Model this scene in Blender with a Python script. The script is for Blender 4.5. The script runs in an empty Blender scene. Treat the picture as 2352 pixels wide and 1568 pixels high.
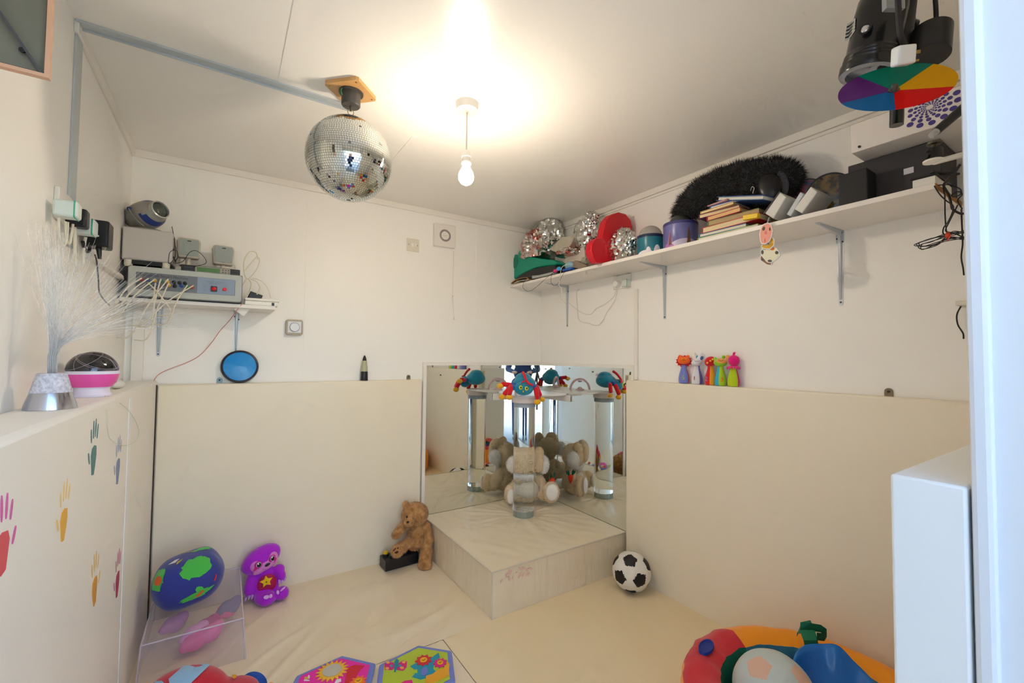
import bpy, bmesh, math, random
from mathutils import Vector, Matrix, Euler, noise
import mathutils
PI=math.pi; R=math.radians
scene=bpy.context.scene; COL=scene.collection
rnd=random.Random(7)
# ---------------------------------------------------------------- camera
FPX=1007.57
CAM=Vector((-2.0970,-2.8,1.2795))
FW=Vector((0.54653142,0.83669444,0.03529623)); RT=Vector((0.83697568,-0.54714514,0.01019339)); UP=Vector((-0.02784092,-0.02397108,0.99932491))
cd=bpy.data.cameras.new('camera'); cam=bpy.data.objects.new('camera',cd); COL.objects.link(cam)
cd.sensor_width=36; cd.lens=36*FPX/2352; cd.clip_start=0.02; cd.clip_end=200
cam.matrix_world=Matrix(((RT.x,UP.x,-FW.x,CAM.x),(RT.y,UP.y,-FW.y,CAM.y),(RT.z,UP.z,-FW.z,CAM.z),(0,0,0,1)))
scene.camera=cam
# room measures taken from the photograph (metres)
WX=-2.505; HC=2.2815; NY=-2.645; PL=-0.05; PR=-0.061; PW=-2.375; DX=-1.31
def ray(x,y): return FW+RT*((x-1176)/FPX)-UP*((y-784)/FPX)
def on(ax,v,x,y):
    d=ray(x,y); t=(v-CAM[ax])/d[ax]; return CAM+d*t
def AX(v,x,y): return on(0,v,x,y)
def AY(v,x,y): return on(1,v,x,y)
def AZ(v,x,y): return on(2,v,x,y)
def AT(t,x,y): return CAM+ray(x,y)*t
# ---------------------------------------------------------------- materials
def lin(h):
    if isinstance(h,str):
        h=h.lstrip('#'); c=[int(h[i:i+2],16)/255 for i in (0,2,4)]
        return tuple(x/12.92 if x<=0.04045 else ((x+0.055)/1.055)**2.4 for x in c)
    return tuple(h)
MATS={}
def mat(name,col,rough=.6,metal=0,spec=.5,bump=None,var=None,trans=0,alpha=1,emit=None,coat=0,ior=1.45,sheen=0):
    if name in MATS: return MATS[name]
    m=bpy.data.materials.new(name); m.use_nodes=True; nt=m.node_tree; N=nt.nodes; L=nt.links
    b=N['Principled BSDF']; c=lin(col)
    b.inputs['Base Color'].default_value=(*c,1); b.inputs['Roughness'].default_value=rough
    b.inputs['Metallic'].default_value=metal; b.inputs['Specular IOR Level'].default_value=spec
    b.inputs['Transmission Weight'].default_value=trans; b.inputs['Alpha'].default_value=alpha
    b.inputs['IOR'].default_value=ior; b.inputs['Coat Weight'].default_value=coat; b.inputs['Sheen Weight'].default_value=sheen
    if emit: b.inputs['Emission Color'].default_value=(*lin(emit[0]),1); b.inputs['Emission Strength'].default_value=emit[1]
    if var or bump:
        tc=N.new('ShaderNodeTexCoord')
    if var:   # (scale, amount, colour2)
        n=N.new('ShaderNodeTexNoise'); n.inputs['Scale'].default_value=var[0]; n.inputs['Detail'].default_value=4
        L.new(tc.outputs['Object'],n.inputs['Vector'])
        rp=N.new('ShaderNodeValToRGB'); rp.color_ramp.elements[0].position=.5-var[1]; rp.color_ramp.elements[1].position=.5+var[1]
        rp.color_ramp.elements[0].color=(*c,1); rp.color_ramp.elements[1].color=(*lin(var[2]),1)
        L.new(n.outputs['Fac'],rp.inputs['Fac']); L.new(rp.outputs['Color'],b.inputs['Base Color'])
    if bump:  # (scale, strength, distance, stretch)
        mp=N.new('ShaderNodeMapping'); L.new(tc.outputs['Object'],mp.inputs['Vector'])
        if len(bump)>3: mp.inputs['Scale'].default_value=bump[3]
        n=N.new('ShaderNodeTexNoise'); n.inputs['Scale'].default_value=bump[0]; n.inputs['Detail'].default_value=3
        L.new(mp.outputs['Vector'],n.inputs['Vector'])
        bp=N.new('ShaderNodeBump'); bp.inputs['Strength'].default_value=bump[1]; bp.inputs['Distance'].default_value=bump[2]
        L.new(n.outputs['Fac'],bp.inputs['Height']); L.new(bp.outputs['Normal'],b.inputs['Normal'])
    MATS[name]=m; return m
def pl(name,col,rough=.4,**k): return mat(name,col,rough,**k)
WHITE=pl('white_plastic','#efece4',.35); BLACK=pl('black_plastic','#17181b',.35); CREAMP=pl('cream_plastic','#e3dccb',.45)
STEEL=pl('bracket_grey_metal','#c3c9cf',.35,metal=.3); CHROME=mat('chrome','#d8d8d8',.12,metal=1); BRASS=mat('brass','#b08b4d',.3,metal=1)
CABLEW=pl('white_cable','#ded6c2',.5); CABLEB=pl('black_cable','#1d1c20',.5)
RED=pl('red_plastic','#d40a22',.35); GREEN=pl('green_plastic','#0a9a78',.4); DARK=pl('dark_screw','#3b3733',.5,metal=.6)
# ---------------------------------------------------------------- mesh builder
class B:
    def __init__(s): s.v=[];s.f=[];s.m=[];s.M=Matrix.Identity(4)
    def add(s,vs,fs,mi=0,M=None):
        T=s.M@M if M is not None else s.M; k=len(s.v)
        s.v+= [T@Vector(p) for p in vs]
        for i,f in enumerate(fs): s.f.append([k+j for j in f]); s.m.append(mi if not isinstance(mi,(list,tuple)) else mi[i])
        return s
    def box(s,c,d,mi=0,rot=None):
        x,y,z=[q/2 for q in d]; M=Matrix.Translation(c)
        if rot is not None: M=M@(Euler(rot).to_matrix().to_4x4() if not isinstance(rot,Matrix) else rot)
        vs=[(a*x,b*y,e*z) for a in(-1,1) for b in(-1,1) for e in(-1,1)]
        return s.add(vs,[(0,1,3,2),(4,6,7,5),(0,4,5,1),(2,3,7,6),(0,2,6,4),(1,5,7,3)],mi,M)
    def bb(s,a,b,mi=0):
        return s.box([(p+q)/2 for p,q in zip(a,b)],[abs(p-q) for p,q in zip(a,b)],mi)
    def cyl(s,p0,p1,r0,r1=None,n=24,cap=True,mi=0):
        r1=r0 if r1 is None else r1; p0=Vector(p0);p1=Vector(p1); d=(p1-p0); h=d.length
        q=Vector((0,0,1)).rotation_difference(d.normalized()).to_matrix().to_4x4(); M=Matrix.Translation(p0)@q
        return s.lathe([(r0,0),(r1,h)],n,M,cap,mi)
    def lathe(s,pr,n=32,M=None,cap=True,mi=0,sx=1,sy=1):
        vs=[];fs=[];ms=[]
        for r,z in pr:
            for k in range(n): a=2*PI*k/n; vs.append((r*math.cos(a)*sx,r*math.sin(a)*sy,z))
        for i in range(len(pr)-1):
            for k in range(n):
                k2=(k+1)%n; fs.append((i*n+k,i*n+k2,(i+1)*n+k2,(i+1)*n+k)); ms.append(mi(i,k/n) if callable(mi) else mi)
        if cap:
            if pr[0][0]>1e-5: fs.append(tuple(range(n-1,-1,-1))); ms.append(mi(0,0) if callable(mi) else mi)
            if pr[-1][0]>1e-5: fs.append(tuple((len(pr)-1)*n+k for k in range(n))); ms.append(mi(len(pr)-2,0) if callable(mi) else mi)
        return s.add(vs,fs,ms,M)
    def ell(s,c,r,rot=None,n=24,m=14,mi=0,z0=-1,z1=1):
        if not isinstance(r,(list,tuple)): r=(r,r,r)
        M=Matrix.Translation(c)
        if rot is not None: M=M@(Euler(rot).to_matrix().to_4x4() if not isinstance(rot,Matrix) else rot)
        M=M@Matrix.Diagonal((*r,1)); a0=math.asin(z0);a1=math.asin(z1)
        pr=[(max(math.cos(a0+(a1-a0)*i/m),1e-4),math.sin(a0+(a1-a0)*i/m)) for i in range(m+1)]
        return s.lathe(pr,n,M,True,mi)
    def tube(s,pts,r,n=8,sub=6,mi=0,closed=False):
        P=[Vector(p) for p in pts]
        if sub>1 and len(P)>2:
            Q=[]; m=len(P)
            for i in range(m if closed else m-1):
                a=P[(i-1)%m] if closed or i>0 else P[0]; b=P[i]; c=P[(i+1)%m]; d=P[(i+2)%m] if closed or i+2<m else P[-1]
                for k in range(sub):
                    t=k/sub; Q.append(.5*((2*b)+(c-a)*t+(2*a-5*b+4*c-d)*t*t+(3*b-3*c+d-a)*t**3))
            if not closed: Q.append(P[-1])
            P=Q
        m=len(P); vs=[];fs=[]; up=None
        for i,p in enumerate(P):
            d=(P[(i+1)%m]-P[i-1]) if closed else (P[min(i+1,m-1)]-P[max(i-1,0)])
            d=d.normalized() if d.length>1e-9 else Vector((0,0,1))
            if up is None: up=d.orthogonal().normalized()
            up=(up-d*up.dot(d)); up=up.normalized() if up.length>1e-6 else d.orthogonal().normalized()
            w=d.cross(up); rr=r(i/(m-1)) if callable(r) else r
            for k in range(n): a=2*PI*k/n; vs.append(p+(up*math.cos(a)+w*math.sin(a))*rr)
        for i in range(m if closed else m-1):
            j=(i+1)%m
            for k in range(n): k2=(k+1)%n; fs.append((i*n+k,i*n+k2,j*n+k2,j*n+k))
        if not closed: fs.append(tuple(range(n-1,-1,-1))); fs.append(tuple((m-1)*n+k for k in range(n)))
        return s.add(vs,fs,mi)
    def prism(s,pts,h,M=None,mi=0,mi2=None):
        n=len(pts); vs=[(x,y,0) for x,y in pts]+[(x,y,h) for x,y in pts]
        fs=[tuple(range(n-1,-1,-1)),tuple(range(n,2*n))]+[(k,(k+1)%n,n+(k+1)%n,n+k) for k in range(n)]
        ms=[mi,mi]+[mi if mi2 is None else mi2]*n
        return s.add(vs,fs,ms,M)
    def star(s,c,r0,r1,k,h,M,mi=0,ph=0):
        pts=[]
        for i in range(2*k):
            a=PI*i/k+ph; r=r0 if i%2==0 else r1; pts.append((c[0]+r*math.cos(a),c[1]+r*math.sin(a)))
        return s.prism(pts,h,M,mi)
    def mesh(s,name,M=None,smooth=True,ang=40):
        me=bpy.data.meshes.new(name); inv=M
        vs=[(inv@v) if inv is not None else v for v in s.v]
        me.from_pydata([tuple(v) for v in vs],[],s.f)
        for p,mi in zip(me.polygons,s.m): p.material_index=mi
        bm=bmesh.new(); bm.from_mesh(me); bmesh.ops.recalc_face_normals(bm,faces=bm.faces); bm.to_mesh(me); bm.free()
        if smooth:
            for p in me.polygons: p.use_smooth=True
            me.set_sharp_from_angle(angle=R(ang))
        me.update(); return me
def oval(cx,cy,rx,ry,n=24,rot=0):
    return [(cx+rx*math.cos(a)*math.cos(rot)-ry*math.sin(a)*math.sin(rot),cy+rx*math.cos(a)*math.sin(rot)+ry*math.sin(a)*math.cos(rot)) for a in [2*PI*k/n for k in range(n)]]
def rrect(w,h,r,n=5):
    P=[]
    for sx,sy,a0 in((1,1,0),(-1,1,90),(-1,-1,180),(1,-1,270)):
        for k in range(n+1): a=R(a0+90*k/n); P.append((sx*(w/2-r)+r*math.cos(a),sy*(h/2-r)+r*math.sin(a)))
    return P
def textmesh(body,size,M,ext=.0004,align='CENTER'):
    cu=bpy.data.curves.new('t','FONT'); cu.body=body; cu.size=size; cu.extrude=ext; cu.align_x=align; cu.align_y='CENTER'; cu.resolution_u=3
    o=bpy.data.objects.new('t',cu); COL.objects.link(o); dg=bpy.context.evaluated_depsgraph_get(); dg.update()
    me=bpy.data.meshes.new_from_object(o.evaluated_get(dg)); b=B()
    b.add([v.co.copy() for v in me.vertices],[tuple(p.vertices) for p in me.polygons],0,M)
    bpy.data.objects.remove(o); bpy.data.curves.remove(cu); bpy.data.meshes.remove(me); return b
def addtext(b,body,size,M,mi=0,ext=.0004,align='CENTER'):
    t=textmesh(body,size,M,ext,align); k=len(b.v); b.v+=[b.M@v for v in t.v]; b.f+=[[k+i for i in f] for f in t.f]; b.m+=[mi]*len(t.f)
def tagp(o,label,cat,group=None,kind=None):
    if label: o['label']=label
    if cat: o['category']=cat
    if group: o['group']=group
    if kind: o['kind']=kind
    return o
def link(name,me,mats,bevel=0,seg=2):
    if not isinstance(mats,(list,tuple)): mats=[mats]
    for m in mats: me.materials.append(m)
    o=bpy.data.objects.new(name,me); COL.objects.link(o)
    if bevel:
        md=o.modifiers.new('bevel','BEVEL'); md.width=bevel; md.segments=seg; md.limit_method='ANGLE'; md.angle_limit=R(50)
    return o
class T:
    """a thing: an Empty at its base with parts; parts are given in world coordinates, or in the thing's own"""
    def __init__(s,name,label,cat,loc=(0,0,0),rot=(0,0,0),group=None,kind=None):
        s.o=bpy.data.objects.new(name,None); COL.objects.link(s.o); s.o.empty_display_size=.05
        s.o.location=loc; s.o.rotation_euler=rot; tagp(s.o,label,cat,group,kind)
        s.W=Matrix.Translation(loc)@Euler(rot).to_matrix().to_4x4(); s.I=s.W.inverted()
    def part(s,name,b,mats,label=None,world=False,parent=None,bevel=0,smooth=True,ang=40,kind=None,seg=2):
        me=b.mesh(name,s.I if world else None,smooth,ang) if isinstance(b,B) else b
        o=link(name,me,mats,bevel,seg); o.parent=parent or s.o
        if label: o['label']=label
        if kind: o['kind']=kind
        return o
def single(name,label,cat,b,mats,group=None,kind=None,bevel=0,smooth=True,ang=40,loc=None,rot=(0,0,0),world=True,seg=2):
    if loc is None:
        xs=[v.x for v in b.v];ys=[v.y for v in b.v];zs=[v.z for v in b.v]; loc=((min(xs)+max(xs))/2,(min(ys)+max(ys))/2,min(zs))
    W=Matrix.Translation(loc)@Euler(rot).to_matrix().to_4x4()
    o=link(name,b.mesh(name,W.inverted() if world else None,smooth,ang),mats,bevel,seg); o.location=loc; o.rotation_euler=rot
    return tagp(o,label,cat,group,kind)
def struct(name,b,m,bevel=0,smooth=False):
    o=link(name,b.mesh(name,None,smooth),m,bevel); o['kind']='structure'; return o
def blobs(ells,vox=.008,smooth=4,extra=None):
    """one continuous skin over a set of ellipsoids (c, r, rot)"""
    b=B()
    for e in ells: b.ell(e[0],e[1],e[2] if len(e)>2 else None,n=20,m=12)
    if extra: extra(b)
    me=b.mesh('t',None,False); o=bpy.data.objects.new('t',me); COL.objects.link(o)
    md=o.modifiers.new('r','REMESH'); md.mode='VOXEL'; md.voxel_size=vox
    md=o.modifiers.new('s','SMOOTH'); md.iterations=smooth; md.factor=.5
    dg=bpy.context.evaluated_depsgraph_get(); dg.update()
    out=bpy.data.meshes.new_from_object(o.evaluated_get(dg)); bpy.data.objects.remove(o); bpy.data.meshes.remove(me)
    r=B(); r.v=[v.co.copy() for v in out.vertices]; r.f=[list(p.vertices) for p in out.polygons]; r.m=[0]*len(r.f); bpy.data.meshes.remove(out)
    return r
def fur(b,n,length,width,seed=1,droop=.3,spread=.9,mi=0,test=None):
    rd=random.Random(seed); F=[]; A=[];tot=0
    for f in b.f:
        p=[b.v[i] for i in f[:3]]; a=(p[1]-p[0]).cross(p[2]-p[0]).length*(2 if len(f)>3 else 1); tot+=a; A.append(tot); F.append(f)
    import bisect
    nf=list(zip(F,b.m[:len(F)]))
    for _ in range(n):
        f,mi0=nf[min(bisect.bisect(A,rd.random()*tot),len(F)-1)]
        P=[b.v[i] for i in f]; u,v=rd.random(),rd.random()
        if len(P)==4: c=(P[0]*(1-u)+P[1]*u)*(1-v)+(P[3]*(1-u)+P[2]*u)*v
        else:
            if u+v>1: u,v=1-u,1-v
            c=P[0]+(P[1]-P[0])*u+(P[2]-P[0])*v
        nr=(P[1]-P[0]).cross(P[2]-P[0]);
        if nr.length<1e-12: continue
        nr.normalize(); 
        if test and not test(c): continue
        t=Vector((rd.gauss(0,1),rd.gauss(0,1),rd.gauss(0,1))); d=(nr+t*spread*.4+Vector((0,0,-droop))).normalized(); w=d.cross(t).normalized()*width
        l=length*(.6+.7*rd.random()); k=len(b.v)
        b.v+=[c-w-nr*.001,c+w-nr*.001,c+d*l]; b.f.append([k,k+1,k+2]); b.m.append(mi0)
    return b
def crumple(c,r,seed,n=26,m=18,amp=.35,rot=None):
    b=B(); b.ell((0,0,0),(1,1,1),None,n,m)
    rr=Euler(rot or (0,0,0)).to_matrix(); o=Vector((seed*3.1,seed*1.7,seed*.3)); nv=[]
    for v in b.v:
        d=v.normalized(); q=d*1.7+o
        h=1+amp*(noise.ridged_multi_fractal(q,1,2,4,1,2)-1.1)*.45+.12*abs(noise.noise(q*3.5))*2+.05*noise.noise(q*9)
        h=max(.55,min(1.3,h)); p=d*h
        nv.append(Vector(c)+rr@Vector((p.x*r[0],p.y*r[1],p.z*r[2])))
    b.v=nv; return b
# ---------------------------------------------------------------- room shell
WALL=mat('wall_paint','#f8f5ef',.42,spec=.45,bump=(3,.05,.01))
CEIL=mat('ceiling_gloss_paint','#f6f3ec',.3,spec=.5,bump=(2.5,.08,.01))
TRIM=mat('trim_white','#f2ede4',.35)
VINYL=mat('cream_vinyl','#f5ecd8',.42,spec=.45,bump=(5,.3,.015,(1,1,.5)),var=(1.2,.28,'#f1e4c8'))
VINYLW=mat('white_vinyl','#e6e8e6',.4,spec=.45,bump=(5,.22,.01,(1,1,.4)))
MATV=mat('mat_vinyl','#f3e6cd',.42,spec=.45,bump=(14,.35,.006,(1,.3,1)),var=(2,.25,'#ecdab8'))
MATV2=mat('mat_vinyl_yellow','#f0dfbb',.42,spec=.45,bump=(12,.25,.005),var=(2,.25,'#ecd7ac'))
SEAM=mat('dark_seam','#6b5a44',.8)
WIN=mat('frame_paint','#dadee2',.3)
T0=.12
struct('wall_back',B().bb((WX-T0,0,-.05),(T0,T0,HC+.1)),WALL)
struct('wall_right',B().bb((0,NY-T0,-.05),(T0,T0,HC+.1)),WALL)
struct('wall_left',B().bb((WX-T0,-2.92,-.05),(WX,T0,HC+.1)),WALL)
b=B(); b.bb((DX+.04,NY-.13,-.05),(T0,NY,HC+.1)); b.bb((WX-T0,NY-.13,2.06),(DX,NY,HC+.1)); struct('wall_front',b,WALL)
struct('ceiling',B().bb((WX-T0,NY-.13,HC),(T0,T0,HC+.08)),CEIL)
struct('floor',B().bb((WX-T0,-2.92,-.1),(T0,T0,-.045)),mat('floor_boards','#8b8172',.6))
ch=.036
struct('trim_1',B().bb((WX,-.014,HC-ch),(0,0,HC)),TRIM,.002)
struct('trim_2',B().bb((-.014,NY,HC-ch),(0,-.014,HC)),TRIM,.002)
struct('trim_3',B().bb((-.007,NY,HC-ch-.016),(0,-.014,HC-ch-.008)),TRIM,.002)
struct('trim_4',B().bb((WX,-1.0,HC-ch),(WX+.012,-.014,HC)),TRIM,.002)
STRIP=mat('aluminium_strip','#c3cbcf',.35,metal=.35)
b=B(); b.bb((WX+.003,-1.005,HC-.006),(-1.70,-.972,HC)); b.bb((WX+.003,-.972,HC-.012),(-1.70,-.966,HC)); struct('trim_5',b,STRIP,.001)
y0=AX(WX,161,300).y; y1=AX(WX,176,300).y
b=B(); b.bb((WX,y0,1.6),(WX+.006,y1,HC-.03)); struct('trim_6',b,STRIP,.001)
# faint wall-board joints
b=B()
for px in (707,1096): x=AY(0,px,600).x; b.bb((x-.012,-.0015,1.1),(x+.012,0,HC-ch))
struct('trim_7',b,WALL)
b=B()
for x in (-1.95,-1.4): b.bb((x-.0125,-2.0,HC-.0015),(x+.0125,-1.0,HC)) if x<-1.9 else b.bb((x-.01,-.9,HC-.0015),(x+.01,0,HC))
struct('trim_8',b,CEIL)
# boxed corner trunking behind the left shelf and on the right wall
x0=AY(0,303,800).x; x1=AY(0,331,800).x
single('pipe_boxing','white vertical boxing in left corner rising from the pad top to the shelf','trunking',B().bb((x0,-.022,1.125),(x1,0,1.49)),TRIM,bevel=.003)
single('cable_trunking','white vertical cable trunking on right wall running down from double socket','trunking',B().bb((-.014,AX(0,1467,700).y,1.15),(0,AX(0,1459,700).y,1.70)),TRIM,bevel=.002)
# door frame right of the camera
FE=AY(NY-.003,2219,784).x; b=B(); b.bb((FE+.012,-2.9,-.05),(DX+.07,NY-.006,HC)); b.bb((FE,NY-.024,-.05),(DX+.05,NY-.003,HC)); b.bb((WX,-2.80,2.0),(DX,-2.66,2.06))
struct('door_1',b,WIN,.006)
# ---------------------------------------------------------------- padding
def pad(name,label,a,c,m=VINYL,bev=.008,seams=None):
    t=T(name,label,'wall pad',((a[0]+c[0])/2,(a[1]+c[1])/2,min(a[2],c[2])))
    t.part('cushion',B().bb((a[0],a[1],-.03),c),m,world=True,bevel=bev,smooth=True)
    return t
LXR=AY(PL,969,1000).x; RYT=AX(PR,1437,1000).y
pad('wall_pad','long cream vinyl wall pad on back wall left of the corner mirrors',(PW+.004,-.001,0),(LXR-.003,PL,1.125))
pr_=pad('wall_pad','long cream vinyl wall pad on right wall beyond the white football',(0,-2.56,0),(PR,RYT,1.147))
pl_=pad('wall_pad','left wall vinyl pad printed with coloured handprints',(WX,-2.6,0),(PW,-.001,1.147),mat('cream_vinyl_left','#f2eee5',.42,bump=(5,.3,.012,(1,1,.3))),bev=.012)
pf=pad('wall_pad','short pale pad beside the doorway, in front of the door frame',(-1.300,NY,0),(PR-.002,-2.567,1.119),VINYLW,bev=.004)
ys=AX(PW,288,1200).y
pl_.part('seam_tape',B().bb((PW,ys-.022,0),(PW+.0015,ys+.022,1.12)),mat('white_tape','#f3f3f3',.35),world=True,label='white vertical tape over pad joint')
pl_.part('corner_seam',B().bb((PW-.004,-.053,0),(PW+.0045,-.049,1.125)),mat('dark_gap','#4a403a',.8),world=True)
def hand(px,py,size,col,col2,flip,tilt,label):
    c=AX(PW,px,py); b=B(); M=Matrix(((0,0,1,c.x),(1,0,0,c.y),(0,1,0,c.z),(0,0,0,1)))@Matrix.Rotation(tilt,4,'Z')@Matrix.Diagonal((size*(-1 if flip else 1),size,1,1))
    b.prism([(-.28,.05),(-.25,.28),(-.05,.33),(.18,.28),(.26,.1),(.2,-.12),(.12,-.42),(-.08,-.45),(-.2,-.2)],.0012,M,0)
    for x,y,l,a in((-.34,.66,.2,.2),(-.12,.78,.25,.06),(.10,.76,.24,-.06),(.32,.62,.19,-.22)): b.prism(oval(x,y,.04,l,14,a),.0012,M,1)
    b.prism(oval(.48,.08,.045,.17,14,-.45),.0012,M,1)
    pl_.part('handprint',b,[mat('print_'+col,col,.5),mat('print_'+col2,col2,.5)],label,world=True)
hand(214,1052,.098,'#4e827e','#557f7c',True,0,'teal green handprint')
hand(270,1078,.105,'#7d8cb0','#a2a7b8',True,0,'pale blue handprint')
hand(145,1200,.088,'#eab03a','#eccb8c',True,0,'yellow handprint')
hand(217,1352,.10,'#d79a2c','#dcb878',False,.1,'orange handprint')
hand(269,1338,.105,'#a8205c','#bd7c93',True,0,'magenta handprint')
hand(6,1262,.085,'#e0515c','#d96aa4',False,.05,'red and pink handprint')
# floor mats
def fmat(label,a,c,m,amp=.011):
    t=T('floor_mat',label,'floor mat',((a[0]+c[0])/2,(a[1]+c[1])/2,-.045)); 
    x0,x1=sorted((a[0],c[0])); y0,y1=sorted((a[1],c[1])); b=B(); n=110; vs=[];fs=[]
    for i in range(n+1):
        for j in range(n+1):
            x=x0+(x1-x0)*i/n; y=y0+(y1-y0)*j/n; e=min(1,min(x-x0,x1-x,y-y0,y1-y)/.05)
            u=x*.8+y*.6; w_=-x*.6+y*.8; w_+=.06*noise.noise(Vector((x*2,y*2,5)))
            rg=1-abs(noise.noise(Vector((u*1.6+3,w_*7,1.3))))*2; h=amp*(max(0,rg-.35)*1.6)**2*(.6+noise.noise(Vector((x*1.5,y*1.5,9))))+amp*.6*noise.noise(Vector((u*3,w_*10,4)))
            vs.append((x,y,-.0015+max(-.003,min(.007,h))*e-.0015*(1-e)))
    for i in range(n):
        for j in range(n): q=i*(n+1)+j; fs.append((q,q+n+1,q+n+2,q+1))
    b.add(vs,fs); t.part('quilted_top',b,m,world=True,ang=180); t.part('cushion',B().bb((x0,y0,-.045),(x1,y1,-.0085)),m,world=True); return t
fmat('cream vinyl floor mat along back wall, under the teddy and storage box',(PW,PL),(-.9725,-.932),MATV)
fmat('yellowish vinyl floor mat in front of the corner platform and football',(-1.2335,-.9212),(PR,NY),MATV2,.004)
fmat('cream vinyl floor mat in left foreground under the hexagonal play panels',(PW,-.935),(-1.2365,NY),MATV)
# ---------------------------------------------------------------- corner platform
t=T('padded_platform','square cream padded platform in the corner beneath the mirrors','platform',(-.49,-.46,0))
TX,TY=-.392,-.352
b=B(); n=90; x0,x1,y0,y1=-.972,-.024,-.9206,-.024; vs=[];fs=[]
for i in range(n+1):
    for j in range(n+1):
        x=x0+(x1-x0)*i/n; y=y0+(y1-y0)*j/n; dx,dy=x-TX,y-TY; r=math.hypot(dx,dy); a=math.atan2(dy,dx)
        e=min(i,j,n-i,n-j)/6; e=min(1,e)
        h=.010*math.exp(-((r-.07)/.28)**2)*(abs(noise.noise(Vector((math.cos(a)*4,math.sin(a)*4,r*1.2))))*2-.5)*min(1,max(0,(r-.06)/.05))-.006*math.exp(-((r-.07)/.05)**2)
        h+=.005*(noise.noise(Vector((x*3,y*3,1)))) + .004*noise.noise(Vector((x*14+y*9,y*6-x*4,2)))
        vs.append((x,y,.228+h*e-.004*(1-e)))
for i in range(n):
    for j in range(n): q=i*(n+1)+j; fs.append((q,q+n+1,q+n+2,q+1))
b.add(vs,fs); TOPV=mat('platform_vinyl','#f0e3c8',.36,spec=.5,bump=(6,.15,.01),var=(2,.25,'#e9d9b8'))
SIDEV=mat('platform_side_vinyl','#eee1c8',.4,spec=.5,bump=(9,.55,.015,(2,2,.35)),var=(3,.2,'#e6d6b6'))
t.part('top_panel',b,TOPV,world=True,ang=80)
t.part('side_panel',B().bb((-.972,-.9206,-.03),(-.024,-.024,.222)),SIDEV,world=True,bevel=.004)
t.part('piping',B().tube([(-.972,-.03,.2235),(-.972,-.9206,.2235),(-.03,-.9206,.2235)],.0045,8,1).tube([(-.971,-.9196,.0),(-.971,-.9196,.223)],.0035,8,1),mat('piping_vinyl','#d8cdb8',.4),world=True)
b=B(); rd=random.Random(3)
for i in range(26):
    cx=-.93+rd.random()*.2; cz=.205-rd.random()*.045; w=.004+rd.random()*.012
    M=Matrix.Translation((cx,-.9216,cz))@Matrix.Rotation(R(90),4,'X'); b.prism(oval(0,0,w*.35,w,8,rd.random()*3),.0006+i*.00005,M)
t.part('pink_stain',b,mat('pink_scribble','#e7bfb0',.6),world=True,smooth=False,label='faint pink crayon marks')
# ---------------------------------------------------------------- mirrors
MIR=mat('mirror_silver','#e6e9e6',.015,metal=1)
GT=1.2165
def mirror(label,boxes_g,boxes_f,screws,ax):
    t=T('corner_mirror',label,'mirror',tuple((boxes_g[0][k]+boxes_g[1][k])/2 if k<2 else .228 for k in range(3)))
    t.part('glass',B().bb(*boxes_g),MIR,world=True,smooth=False)
    b=B(); [b.bb(*q) for q in boxes_f]; t.part('frame',b,TRIM,world=True,bevel=.001)
    for s in screws:
        e=Vector((0,-.004,0)) if ax else Vector((-.004,0,0)); t.part('screw',B().cyl(s,Vector(s)+e,.004,n=12),DARK,world=True)
gx=AY(-.02,977,1000).x; gx0=AY(-.02,969.5,1000).x
mirror('left corner mirror on back wall, reaching down to the padded platform',((gx,-.001,.2),(-.001,-.02,GT)),[((gx0,0,.2),(gx,-.026,GT+.022)),((gx,0,GT),(0,-.026,GT+.022))],[(AY(-.021,1012,861).x,-.0205,AY(-.021,1012,861).z),(AY(-.021,1163,841.5).x,-.0205,1.19)],True)
gy=AX(-.02,1451,900).y; gy0=AX(-.02,1456,900).y
mirror('right corner mirror on right wall, partly behind the cream pad',((-.001,gy,.2),(-.02,-.0205,GT)),[((0,gy0,.2),(-.026,gy,GT+.022)),((0,gy,GT),(-.026,-.0265,GT+.022))],[(-.0205,-.1,1.19),(-.0205,-.62,1.185)],False)
# ---------------------------------------------------------------- acrylic tube and its corner shelf
ACR=mat('clear_acrylic','#fcfffd',.0,trans=1,ior=1.13,spec=.5)
t=T('bubble_tube','clear acrylic tube standing on platform in front of the mirrors','tube',(TX,TY,.22))
t.part('cylinder',B().lathe([(.0715,.036),(.0715,.76)],56,Matrix.Translation((TX,TY,.226))),ACR,world=True,ang=60)
t.part('base_plug',B().lathe([(.0715,-.004),(.0715,.034)],20,Matrix.Translation((TX,TY,.226))),mat('greenish_acrylic','#c9d8d0',.05,trans=.6,ior=1.3),world=True,smooth=False)
t.part('collar',B().lathe([(.0745,0),(.0745,.03),(.0725,.03),(.0725,0),(.0745,0)],48,Matrix.Translation((TX,TY,.945)),cap=False),mat('grey_clear_plastic','#bcc6cf',.2,trans=.4,ior=1.2),world=True)
SZ=.975
t=T('corner_shelf','small white rounded corner shelf holding the clear tube upright','shelf',(-.25,-.22,SZ))
WS=mat('white_laminate','#efe9e2',.35)
b=B(); pts=[(-.026,-.026),(-.40,-.026),(-.43,-.08)]
for k in range(13): a=R(200+k*11); pts.append((TX+.083*math.cos(a),TY+.083*math.sin(a)))
pts+=[(-.10,-.40),(-.026,-.36)]
b.prism(pts,.012,Matrix.Translation((0,0,SZ+.035))); t.part('board',b,WS,world=True,bevel=.002)
t.part('ring',B().lathe([(.083,0),(.083,.036),(.0755,.036),(.0755,0),(.083,0)],48,Matrix.Translation((TX,TY,SZ)),cap=False),mat('clear_pinkish_rim','#ece0dc',.2,trans=.15),world=True)
b=B(); b.bb((-.45,-.034,SZ-.012),(-.026,-.026,SZ+.035)); b.bb((-.034,-.40,SZ-.012),(-.026,-.034,SZ+.035)); t.part('wall_cleat',b,WS,world=True,bevel=.001)
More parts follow.
